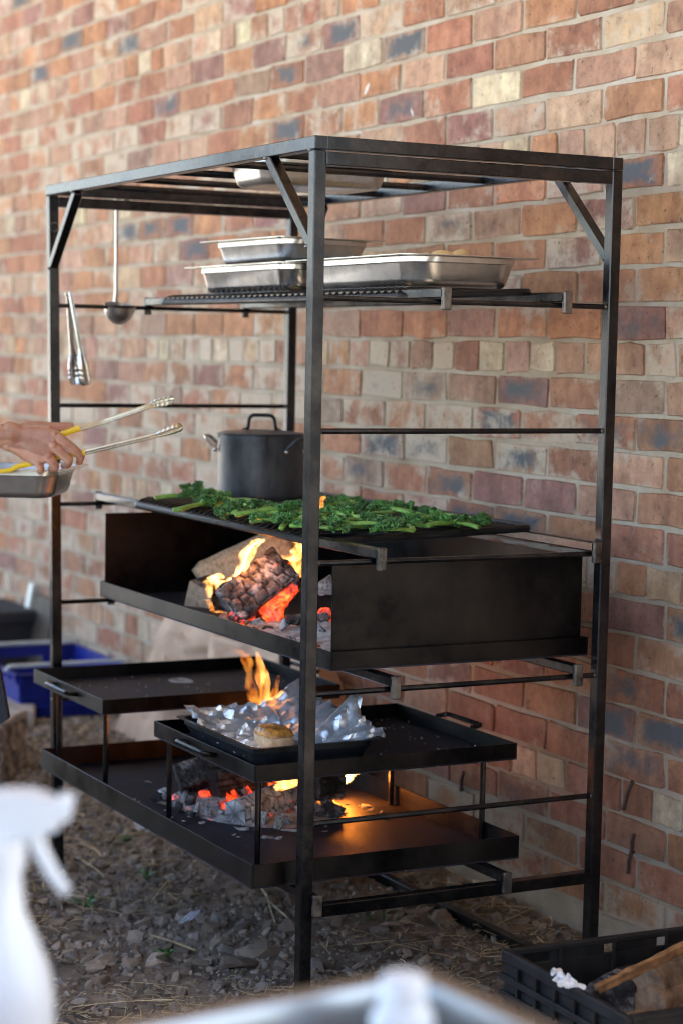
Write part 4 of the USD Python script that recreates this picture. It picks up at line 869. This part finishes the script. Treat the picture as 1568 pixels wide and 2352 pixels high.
part(g, 'grip', tube(np.array(ring[:0] + [lift(-26, 1062 - 21, .02)] + [lift(-14 + 22 * math.cos(t), 1060 + 24 * math.sin(t), .02) for t in np.linspace(-2.2, -4.4, 12)][::1] + [lift(2, 1082, .018), lift(22, 1080, .016), lift(40, 1071, .014), lift(66, 1066, .014), lift(130, 1050, .018), lift(196, 1039, .012)]), [.0042] * 13 + [.0048, .0052, .006, .006, .006, .0068], 10), YELLOW)

pp = at(0, 1090, 'd', D0 + .16)
cam_r = V3(RT[0], RT[1], 0); cam_r /= np.linalg.norm(cam_r); ang = math.degrees(math.atan2(cam_r[1], cam_r[0]))
pr_ = at(166, 1078, 'd', D0 + .10); cpan = pr_ - cam_r * .205 + V3(-cam_r[1], cam_r[0], 0) * .09
gp = thing('steel_pan', 'steel pan with a paper sheet held by the cook under the tongs', 'steel pan', (cpan[0], cpan[1], pr_[2] - .066), ang - 4)
part(gp, 'pan_body', pan_mesh(.185, .13, .066, .022), STAINLESS, 45)
part(gp, 'paper_sheet', hull([(x, y, z) for x in (.02, .17) for y in (-.10, .10) for z in (.050, .0512)]), PAPER, False)

# ------------------------------------------------------------------ behind the rack: crate, bag, box, boards, stones
def frame_ring(x0, x1, y0, y1, z0, z1, t, c=.004):
    return cat([bb(x0, x1, y0, y0 + t, z0, z1, c), bb(x0, x1, y1 - t, y1, z0, z1, c), bb(x0, x0 + t, y0 + t - .001, y1 - t + .001, z0, z1, c), bb(x1 - t, x1, y0 + t - .001, y1 - t + .001, z0, z1, c)])
g = thing('blue_crate', 'blue plastic crate with pale bail arms standing by the wall', 'crate', (-3.30, .655, float(gz(-3.3, .6)) + .004), -1)
part(g, 'base', bb(-.28, .28, -.18, .18, 0, .006), BLUEP, False)
def taper_wall(p0, p1, zs=.150, hole=None):
    """One side of a crate between two bottom corners, leaning out, with ribs."""
    p0, p1 = V3(*p0, 0), V3(*p1, 0); d = (p1 - p0) / np.linalg.norm(p1 - p0); n = V3(d[1], -d[0], 0); ln = np.linalg.norm(p1 - p0); ms = []
    def quad(a0, a1, z0, z1, t0, t1):
        return hull([p0 + d * (ln * a + (a - .5) * .04 * z / .15) + n * (t + z * .13) + V3(0, 0, z) for a in (a0, a1) for z in (z0, z1) for t in (t0, t1)])
    if hole: ms += [quad(0, hole[0], .004, zs, 0, .004), quad(hole[1], 1, .004, zs, 0, .004), quad(hole[0], hole[1], .004, .085, 0, .004), quad(hole[0], hole[1], .118, zs, 0, .004)]
    else: ms += [quad(0, 1, .004, zs, 0, .004)]
    for z in (.035, .07): ms.append(quad(0, 1, z, z + .006, .0035, .008))
    ms.append(quad(0, 1, zs - .028, zs - .020, .0035, .012)); ms.append(quad(0, 1, zs - .002, zs + .006, -.001, .013))
    for a in np.linspace(.02, .98, 9): ms.append(quad(a - .008, a + .008, zs - .022, zs, .0035, .011))
    return cat(ms)
for a, b, hole in (((.28, .18), (.28, -.18), None), ((.28, -.18), (-.28, -.18), None), ((-.28, -.18), (-.28, .18), (.3, .7)), ((-.28, .18), (.28, .18), None)):
    part(g, 'crate_side', taper_wall(b, a, hole=hole), BLUEP, False)
for x in (.20, -.295):
    part(g, 'bail_arm', tube(bend([(x, -.215, .150), (x, -.205, .168), (x, .205, .168), (x, .215, .150)], 4, .02), .007, 8), BAIL)
bl, tl, tr, br = at(262, 1700, 'y', .70), at(378, 1424, 'y', .78), at(735, 1440, 'y', .78), at(790, 1700, 'y', .70)
tl[2] = tr[2] = .40; bl[2] = br[2] = float(gz(-2.2, .7)) + .004
g1 = np.linspace(0, 1, 44); gu, gv = np.meshgrid(g1, g1, indexing='ij')
fr = (1 - gu)[..., None] * ((1 - gv)[..., None] * bl + gv[..., None] * tl) + gu[..., None] * ((1 - gv)[..., None] * br + gv[..., None] * tr)
rbag = np.random.default_rng(12); sb_ = rbag.uniform(-.05, 1.05, (46, 2)) * (1.0, .62); gb_ = np.c_[gu.ravel(), gv.ravel() * .62]
db_, ib_ = cKDTree(sb_).query(gb_, k=3); wb_ = np.exp(-(db_ / .05) ** 2); wb_ /= wb_.sum(1, keepdims=True); ob_ = rbag.normal(0, .024, 46); lb_ = rbag.normal(0, .42, (46, 2))
ridge = (wb_ * (ob_[ib_] + ((gb_[:, None] - sb_[ib_]) * lb_[ib_]).sum(-1))).sum(1).reshape(gu.shape)
edge_ = np.minimum(np.minimum(gu, 1 - gu), np.minimum(gv + .3, 1 - gv)) * 8
fr[..., 1] += ridge * np.clip(edge_, .25, 1); back = fr.copy(); back[..., 1] = np.maximum(fr[..., 1] + .02, .835 - .05 * (1 - gv) * 0 - np.abs(ridge) * .3); back[..., 1] = np.minimum(back[..., 1], .862)
vv = np.vstack([fr.reshape(-1, 3), back.reshape(-1, 3)]); ix = np.arange(44 * 44).reshape(44, 44)
qd = lambda A: np.vstack([np.c_[A[:-1, :-1].ravel(), A[1:, :-1].ravel(), A[1:, 1:].ravel()], np.c_[A[:-1, :-1].ravel(), A[1:, 1:].ravel(), A[:-1, 1:].ravel()]])
bf = [qd(ix), qd(ix + 1936)[:, ::-1]]
for e in (ix[0, :], ix[-1, ::-1], ix[::-1, 0], ix[:, -1]): bf.append(np.vstack([np.c_[e[:-1], e[1:] , e[1:] + 1936], np.c_[e[:-1], e[1:] + 1936, e[:-1] + 1936]]))
solo('paper_bag', trimesh.Trimesh(vv, np.vstack(bf), process=False), KRAFT, 'large crumpled brown paper bag leaning on the wall behind the rack', 'paper bag', smooth=28)

p = at(20, 1405, 'y', .74)
g = thing('storage_box', 'black storage box with a lid behind the blue crate', 'box', (p[0] - .17, .74, float(gz(p[0], .7)) + .003))
zt_ = .19
part(g, 'box_body', hull([(x * k, y * k, z) for z, k in ((0, .92), (zt_, 1)) for x in (-.2, .2) for y in (-.1, .1)]), CLOTH, False)
part(g, 'lid', cbox((.43, .225, .05), .012, (0, 0, zt_ + .026)), CLOTH)
p = at(56, 1430, 'y', .83)
solo('pale_batten', bar((p[0] - .02, .81, float(gz(p[0], .8))), (p[0] + .02, .858, .335), .045, .018, up=(0, 1, 0)), BAIL, 'pale narrow batten leaning on the wall right of the black storage box', 'batten')
p = at(86, 1430, 'y', .83)
solo('brown_board', hull([(p[0] + x, y, z) for x in (-.11, .13) for y, z in ((.80, float(gz(p[0], .8))), (.82, float(gz(p[0], .8))), (.85, .30), (.865, .30))]), BROWNB, 'dark brown board leaning on the wall behind the blue crate', 'board')
g = thing('person', 'dark clothed figure standing far left beyond the blue crate', 'person', (0, 0, 0)) if False else None

def rough_block(size, seed, amp=.012):
    m = cbox(size, .008).subdivide().subdivide().subdivide(); v = m.vertices
    m.vertices = v + amp * (meshkit.fbm(v * 26 + seed, 4, seed)[:, None] - .5) * np.sign(v) * 1.5; return m
p = at(20, 1800, 'z', -.075)
g = thing('broken_block', 'rough broken stone block with a pale flat top at the left edge', 'stone block', (p[0] - .06, p[1] - .09, float(gz(p[0], p[1])) + .085), ang - 12)
part(g, 'block_body', rough_block((.26, .22, .16), 3, .022), ROUGHSTONE, False)
part(g, 'flat_top', moved(rough_block((.262, .22, .025), 4, .006), (0, 0, .088)), CONC, False)
p = at(40, 1672, 'z', -.02)
solo('paving_slab', moved(rough_block((.50, .34, .055), 5, .004), (p[0] - .16, p[1] - .06, float(gz(p[0], p[1])) + .030), rotz(-20)), CONC, 'flat grey paving slab lying in front of the blue crate', 'slab', smooth=False)
p = at(345, 1898, 'z', -.075)
solo('white_cup', moved(lathe([(0, 0), (.026, 0), (.034, .03), (.036, .045), (.034, .045), (.031, .03), (.024, .004), (0, .004)], 24), p + (0, .012, .012), euler(70, 0, 30)), WHITEP, 'small white cup lying under the edge of the fire tray', 'cup')
for k, (x, y, rot_) in enumerate(((455, 1740, 10), (500, 1665, -12))[:0]): pass
p = at(760, 2024, 'z', -.055)
solo('wood_offcut', moved(cbox((.16, .07, .022), .003), (p[0], p[1], float(gz(p[0], p[1])) + .012), rotz(62)), WOODDARK, 'grey wood offcut lying on the gravel under the fire tray', 'wood offcut')
p = at(1112, 1996 + 64, 'z', -.05)
solo('paper_scrap', moved(cbox((.055, .03, .004), .001), (p[0], p[1], float(gz(p[0], p[1])) + .020), euler(14, 8, 70)), PAPER, 'torn pale scrap on the gravel below the lowest rail', 'paper scrap')
def tilted(p, dz, a): return (p[0], p[1], float(gz(p[0], p[1])) + dz), euler(*a)
p = at(432, 2140, 'z', -.10); l_, r_ = tilted(p, .026, (20, -28, 40))
MESHP = mat('mesh_cloth', {'g': ('geometry', {}), 'c': ('brick_texture', {'scale': 1.0, 'offset': 0.0, 'brick_width': .007, 'row_height': .007, 'mortar_size': .0011, 'color1': (.42, .43, .48), 'color2': (.36, .37, .42), 'mortar': (.10, .11, .16)}), 'rr': ('vector_rotate', {'rotate_type': 'euler_xyz', 'rotation': (.4, -.5, .7)}), 'p': ('principled_bsdf', {'roughness': .6})}, [('g.position', 'rr.vector'), ('rr.vector', 'c.vector'), ('c.color', 'p.base_color')], surface='p.BSDF')
solo('scrap_of_netting', moved(hull([(-.03, -.008, 0), (.028, -.022, .002), (.034, .012, 0), (.0, .022, .004), (-.022, .012, 0), (0, 0, .008)]), l_, r_), MESHP, 'small pale blue checked scrap among the gravel', 'litter')
for k, (a, b) in enumerate((((1064, 1774), (1057, 1815)), ((1452, 1796), (1430, 1858)), ((1456, 1918), (1449, 1958)), ((1449, 1962), (1441, 2004)))):
    q0, q1 = at(*a, 'y', YW - .022), at(*b, 'y', YW - .008)
    solo('wall_nail', tube([q1 + (0, .02, 0), q1, q0 * .3 + q1 * .7, q0 * .6 + q1 * .4 - (0, .003, 0), q0], [.0045, .0045, .0042, .0045, .0048], 8), RUST, ('rusty bent nail in the wall left of the right rear post', 'rusty nail in the wall, right of the rear post and topmost there', 'rusty nail in the wall, middle of three right of the rear post', 'rusty nail in the wall, lowest of three right of the rear post')[k], 'nail')

# ------------------------------------------------------------------ black crate with firewood, lower right
ca = at(1150, 2180, 'z', .20)
g = thing('black_crate', 'black plastic crate filled with firewood beside the rack, lower right', 'crate', (ca[0], ca[1], float(gz(ca[0], ca[1])) + .003), -2)
hz = .20 - float(gz(ca[0], ca[1])) - .003; wx, wy = .40, .60
part(g, 'base', bb(.01, wx - .01, .01, wy - .01, 0, .008), BLACKP, False)
ms = [bb(.004, .010, .012, wy - .012, .008, .075, .001), bb(.004, .010, .012, .10, hz - .105, hz - .03, .001), bb(.004, .010, .04, .13, hz - .045, hz - .012, .001)]
ys_ = np.linspace(.012, wy - .012, 6)
for k, (a, b) in enumerate(zip(ys_, ys_[1:])):
    ms += [bb(.004, .010, a + (.0 if k % 2 else .0), b - .024, .075, hz - .105, .001), bb(.004, .010, a, b - .030, hz - .030, hz - .012, .001), bb(.004, .010, b - .004, b + .004, hz - .030, hz - .012, .001) if k < 4 else bb(.004, .010, b - .03, b, hz - .03, hz - .012, .001)]
ms += [bb(.003, .011, .012, wy - .012, hz - .105, hz - .030, .001), bb(.0, .014, .010, wy, hz - .012, hz, .003)]
for y in ys_[1:-1]: ms.append(bb(.010, .016, y - .014, y - .008, .01, hz, .001))
part(g, 'slotted_side', cat(ms), BLACKP, False)
ms = [bb(0, wx, 0, .014, hz - .022, hz, .005), bb(.004, wx - .004, .006, .011, .008, hz - .022, .001)]
for z in (hz - .055, hz - .085, hz - .115): ms.append(bb(0, wx, -.004, .006, z, z + .013, .003))
for x in np.linspace(.06, wx - .03, 6): ms.append(bb(x - .003, x + .003, -.003, .006, hz - .115, hz - .02, .001))
part(g, 'ribbed_side', cat(ms), BLACKP, False)
part(g, 'back_side', cat([bb(.014, wx, wy - .010, wy, .008, hz, .002)]), BLACKP, False)
part(g, 'near_side', cat([bb(wx - .010, wx, .014, wy - .010, .008, hz - .01, .002), bb(wx - .014, wx + .002, .012, wy, hz - .012, hz, .003)]), BLACKP, False)
part(g, 'white_tie', tube([(.165 + .05 * k / 10 + .012 * math.sin(k * 2.1), .006 + .014 * math.cos(k * 2.4), hz + .004 + .006 * math.sin(k * 1.3)) for k in range(16)], .0062, 7), WHITEP)
crz_ = ca[2] - hz
fw = [('long orange brown stick slanting across the firewood in the black crate', at(1372, 2272, 'z', .165), at(1590, 2166, 'z', .20), [(-.008, -.008), (.008, -.008), (.009, .007), (-.008, .009)], STICK),
      ('thick split brown log under the stick in the black crate', at(1480, 2268, 'z', .13), at(1625, 2200, 'z', .14), WEDGE(.045, .04), WOODDARK), ('dark log along the left in the black crate', at(1400, 2300, 'z', .10), at(1500, 2225, 'z', .10), WEDGE(.05, .045), CHAR),
      ('pale faced split log at the bottom right of the black crate', at(1490, 2330, 'z', .09), at(1600, 2290, 'z', .09), WEDGE(.04, .05), WOODDARK), ('short dark log lowest in the black crate', at(1420, 2400, 'z', .06), at(1560, 2360, 'z', .06), WEDGE(.05, .05), WOODDARK)]
for k, (lab, a, b, sec, mt) in enumerate(fw):
    m, cv = char_block(sec, np.linalg.norm(b - a), 70 + k, cell=(.3, .012), depth=.0012, nl=24, na=28, rough=.002); q = put(None, 'firewood_stick' if k == 0 else 'firewood_log', moved(m, (a + b) / 2, basis(b - a, (0, 0, 1))), cv, mt); tag(q, lab, 'firewood')

# ------------------------------------------------------------------ foreground: table, spray bottle, big pan
TZ = .62
def tbl(d, px): q = at(px, 2300, 'd', d); return V3(q[0], q[1], 0)
g = thing('side_table', 'plain side table below the picture carrying the spray bottle and pan', 'table', (0, 0, 0))
c4 = [tbl(1.80, -150), tbl(1.76, 1500), tbl(.9, 1900), tbl(.95, -500)]
part(g, 'table_top', hull([q + V3(0, 0, z) for q in c4 for z in (TZ - .03, TZ)]), TABLEM, False)
for q in c4:
    s_ = q + (sum(c4) / 4 - q) * .08; part(g, 'leg', bar(s_ + (0, 0, float(gz(s_[0], s_[1]))), s_ + (0, 0, TZ - .0305), .045), TABLEM)
bx = at(-10, 2200, 'd', 1.72); bz = lambda py: float(at(8, py, 'd', 1.72)[2])
g = thing('spray_bottle', 'blurred white spray bottle with trigger head in the left foreground', 'spray bottle', (bx[0], bx[1], TZ + .001), ang)
zb = bz(2150) - TZ; zn = bz(2020) - TZ; zh = bz(1905) - TZ; ztp = bz(1812) - TZ
part(g, 'bottle_body', lathe([(0, 0), (.044, 0), (.050, .006), (.050, zb - .055), (.046, zb - .03), (.034, zb), (.025, zb + .02), (.0225, zn), (.0225, zh - .01), (0, zh - .01)], 40), WHITEP, 40)
part(g, 'collar', lathe([(0, zn + .012), (.0255, zn + .012), (.0265, zh - .006), (0, zh - .004)], 32), WHITEP, 40)
part(g, 'spray_head', hull([(x, y, z) for x, z0, z1, w in ((-.045, zh - .002, ztp - .012, .014), (-.02, zh - .006, ztp - .002, .017), (.030, zh - .004, ztp, .016), (.054, zh + .004, ztp - .008, .012)) for z in (z0, z1) for y in (-w, w)]), WHITEP, 50)
part(g, 'nozzle', tube([(.053, 0, (zh + ztp) / 2 + .005), (.064, 0, (zh + ztp) / 2 + .003)], .0125, 14), WHITEP)
part(g, 'trigger', tube([(.030, 0, zh + .0), (.038, 0, zh - .018), (.048, 0, zh - .036), (.060, 0, zh - .052)], [.010, .0085, .0075, .006], 10, .8), WHITEP)
pc_ = at(965, 2222, 'd', 1.62); rz_ = pc_[2]; pl, pr2 = at(420, 2352, 'z', rz_), at(1250, 2352, 'z', rz_)
d2 = (pr2 - pc_) / np.linalg.norm(pr2 - pc_); d1 = V3(d2[1], -d2[0], 0); d1 = d1 if d1 @ (pl - pc_) > 0 else -d1
cc = pc_ + d1 * .282 + d2 * .181
g = thing('steel_pan', 'large blurred steel pan in the bottom foreground holding pale food', 'steel pan', (cc[0], cc[1], TZ + .001), math.degrees(math.atan2(d1[1], d1[0])))
part(g, 'pan_body', pan_mesh(.265, .162, rz_ - TZ - .001, .020, .03), metal('dull_steel', (.36, .355, .35), .32, 1.0, .05, 5, .02, 400, rvar=.05), 45)
rg = np.random.default_rng(3)
for k in range(22):
    m = trimesh.creation.icosphere(2, 1); v = m.vertices; m.vertices = v * (.034, .027, .024) * (1 + .15 * (meshkit.noise(v * 1.5, k)[:, None] - .5))
    a_, b_ = rg.uniform(-.21, .21), rg.uniform(-.115, .115); p = cc + d1 * a_ + d2 * b_
    solo('bread_roll', moved(m, (p[0], p[1], TZ + .036 + .036 * (k % 2)), euler(0, 0, rg.uniform(0, 360))), POTATO, 'pale golden roll in the blurred foreground pan', 'food', 'pale rolls in the foreground pan', smooth=True)
sb = at(925, 2300, 'd', 1.50)
g = thing('squeeze_bottle', 'small blurred white bottle standing in the foreground pan', 'bottle', (sb[0], sb[1], TZ + .006))
sh_ = float(at(925, 2238, 'd', 1.5)[2]) - TZ - .006
part(g, 'bottle_body', lathe([(0, 0), (.022, 0), (.024, .004), (.024, sh_ - .032), (.018, sh_ - .022), (.016, sh_ - .022), (0, sh_ - .022)], 28), WHITEP, 40)
part(g, 'cap', lathe([(0, sh_ - .0215), (.0175, sh_ - .0215), (.0175, sh_ - .004), (.014, sh_), (0, sh_)], 28), WHITEP, 40)

# ------------------------------------------------------------------ gravel, straw, weeds
def scatter(name, protos_, pos, rots, scales, mats):
    pi = UsdGeom.PointInstancer.Define(stage, '/World/' + name); tag(pi.GetPrim(), kind='stuff'); paths = []
    for k, m in enumerate(protos_):
        p = usdkit.mesh(stage, f'/World/{name}/{name}_kind' + (f'_{k:03d}' if k else ''), m, mats[k % len(mats)], smooth=False); paths.append(p.GetPath())
    pi.CreatePrototypesRel().SetTargets(paths); n = len(pos); rgn = np.random.default_rng(len(pos))
    pi.CreateProtoIndicesAttr(Vt.IntArray.FromNumpy(rgn.integers(0, len(protos_), n).astype(np.int32)))
    pi.CreatePositionsAttr(Vt.Vec3fArray.FromNumpy(pos.astype(np.float32))); pi.CreateScalesAttr(Vt.Vec3fArray.FromNumpy(scales.astype(np.float32)))
    pi.CreateOrientationsAttr(Vt.QuathArray([Gf.Quath(float(q[3]), float(q[0]), float(q[1]), float(q[2])) for q in rots]))
from scipy.spatial.transform import Rotation as Rot
rg = np.random.default_rng(9)
def pebble(seed):
    r_ = np.random.default_rng(seed); q = r_.normal(0, 1, (15, 3)); q /= np.linalg.norm(q, axis=1, keepdims=True) ** .7; return hull(q * (1.15, .85, .6))
st_ = [pebble(k) for k in range(10)]
gx_, gy_ = np.meshgrid(np.arange(-4.3, 1.0, .0165), np.arange(-1.15, .86, .0165), indexing='ij')
pos = np.c_[gx_.ravel(), gy_.ravel()] + rg.uniform(-.008, .008, (gx_.size, 2))
keep = (rg.random(len(pos)) < .72) & ((pos[:, 0] > -3.0) | (pos[:, 1] > .0)) & (pos[:, 1] < .862)
den = meshkit.fbm(np.c_[pos * 2.2, np.zeros(len(pos))], 3, 4); keep &= den > .28
pos = pos[keep]; sc = np.clip(rg.lognormal(math.log(.0057), .55, len(pos)), .0028, .020)
far = pos[:, 0] < -2.3; sc = np.where(far, np.maximum(sc, .009), sc)
scatter('gravel', st_, np.c_[pos, gz(pos[:, 0], pos[:, 1]) + sc * .28], (Rot.from_euler('z', rg.uniform(0, 6.28, len(pos))) * Rot.from_euler('xy', rg.normal(0, .35, (len(pos), 2)))).as_quat(), sc[:, None] * rg.uniform(.8, 1.25, (len(pos), 3)), [STONE])
big = [(505, 2165, .030), (548, 2218, .036), (600, 2190, .036), (480, 2130, .026), (225, 2230, .032), (300, 2090, .034), (245, 2205, .024), (180, 2060, .028), (560, 2130, .024), (640, 2215, .022), (420, 2180, .026), (365, 2215, .024), (770, 2120, .026), (840, 2092, .034), (905, 2110, .028), (1010, 2150, .040), (960, 2130, .03), (870, 2150, .026), (1105, 2130, .028), (1050, 2075, .034), (1180, 2080, .030), (1000, 2085, .026), (930, 2075, .024), (345, 1960, .022), (240, 2030, .022), (150, 1990, .020), (620, 2080, .024), (560, 2000, .022), (1240, 2110, .028), (315, 2150, .028), (440, 2050, .022), (210, 2110, .024), (380, 2100, .02)]
for k, (px, py, s) in enumerate(big):
    p = at(px, py, 'z', -.085); m = pebble(100 + k).subdivide(); v = m.vertices; m.vertices = v * (s, s * .9, s * .8) * (1 + .1 * (meshkit.noise(v * 2.5, k)[:, None] - .5))
    solo('stone', moved(m, (p[0], p[1], float(gz(p[0], p[1])) + s * .22), rotz(37 * k)), STONE, 'larger angular stone lying among the gravel near the rack', 'stone', 'larger stones among the gravel', smooth=False)
def straw_piece(seed):
    r_ = np.random.default_rng(seed); t = np.linspace(-1, 1, 7); return tube(np.c_[t, r_.normal(0, .09) * (t * t - .3), .05 + .08 * r_.random() * (1 - t * t)], .02 + .012 * r_.random(), 4, .5)
n = 5200; c_ = rg.uniform(0, 1, (n, 2)); pos = np.c_[-2.9 + 3.6 * c_[:, 0], -1.0 + 1.85 * c_[:, 1]]
den = meshkit.fbm(np.c_[pos * 2.6, np.zeros(n)], 3, 14) + .05 * (pos[:, 1] < .1); pos = pos[(den > .50) & ((pos[:, 1] > -.3) | (rg.random(n) < .45))]; n = len(pos)
ln = np.clip(rg.lognormal(math.log(.024), .65, n), .008, .11)
scatter('straw', [straw_piece(k) for k in range(6)], np.c_[pos, gz(pos[:, 0], pos[:, 1]) + .011 + rg.uniform(0, .007, n)], (Rot.from_euler('z', rg.uniform(0, 6.28, n)) * Rot.from_euler('y', rg.normal(0, .10, n))).as_quat(), np.c_[ln, np.full((n, 2), .040) * rg.uniform(.5, 1.5, (n, 2)) + .1 * ln[:, None] * .3], [STRAW])
for k, (pts, lab) in enumerate((([(215, 1928), (270, 1922), (330, 1913), (382, 1912)], 'long pale straw stalk lying on the gravel below the fire tray edge'), ([(560, 2012), (600, 2040), (625, 2075), (660, 2110)], 'bent straw stalk on the gravel left of the near post'), ([(345, 2148), (400, 2165), (450, 2182)], 'straw stalk in the bottom left gravel'), ([(612, 2050), (622, 2090), (633, 2120)], 'short straw stalk beside the bent one near the post'), ([(188, 1975), (215, 1993), (240, 2012)], 'straw stalk leaning by the foot of the left front post'))):
    solo('straw_stalk', tube([at(x, y, 'z', -.066) + (0, 0, .006 * math.sin(3 * i)) for i, (x, y) in enumerate(pts)], .0026, 6), STRAW, lab, 'straw')
def leaf(l, w, a, b, seed):
    t = np.linspace(0, 1, 7); wd = w * np.sin(np.pi * np.clip(t * .92 + .06, 0, 1)) ** .8; c = np.c_[l * t, 0 * t, .012 * np.sin(t * 2.4)]
    top = np.vstack([c + np.c_[0 * t, wd, .003 + 0 * t], c - np.c_[0 * t, wd, -.003 + 0 * t], c]); up_ = np.vstack([top + (0, 0, .0006)]); m = hull(np.vstack([top * (1, 1, 1), up_])); m = loft([np.array([c[i] + (0, -wd[i] - .0003, .002), c[i] + (0, 0, 0), c[i] + (0, wd[i] + .0003, .002), c[i] + (0, 0, .0008)]) for i in range(7)])
    return moved(m, (0, 0, .004), rotz(a) @ euler(0, -b, 0))
for k, (px, py, s, lab) in enumerate(((205, 2078, 1.1, 'green weed with two leaf arms in the gravel left of center'), (338, 2022, .8, 'small green weed below the front tray edge'), (290, 1935, .6, 'tiny green weed by the long straw stalk'), (610, 2018, .9, 'green weed under the front corner of the fire tray'), (880, 2140, .9, 'tuft of grass beside the large stone behind the near post'), (845, 2145, .8, 'grassy tuft right of the near post'), (385, 2200, .8, 'single green leaf in the bottom left gravel'), (825, 2052, .7, 'green sprig by the ground rail'))):
    p = at(px, py, 'z', -.08); g = thing('weed', lab, 'weed', (p[0], p[1], float(gz(p[0], p[1])) + .004), 40 * k); r_ = np.random.default_rng(k)
    for j in range(7 if 'tuft' in lab else 5):
        part(g, 'leaf', leaf(s * r_.uniform(.03, .055), s * (.0025 if 'tuft' in lab else .010), 360 / 5 * j + r_.uniform(-20, 20), 60 if 'tuft' in lab else r_.uniform(5, 30), j), LEAF, True)
for k, (a, b, lab) in enumerate((((848, 190), (838, 216), 'white bird dropping streak high on the wall above the rack'), ((944, 248), (949, 266), 'short white bird dropping on the wall right of the streak'))):
    q0, q1 = at(*a, 'y', YW - .006), at(*b, 'y', YW - .006); solo('bird_dropping', tube([q0, (q0 + q1) / 2 + (.002, 0, 0), q1], [.0015, .0055, .0025], 7, .6), DROP, lab, 'bird dropping')
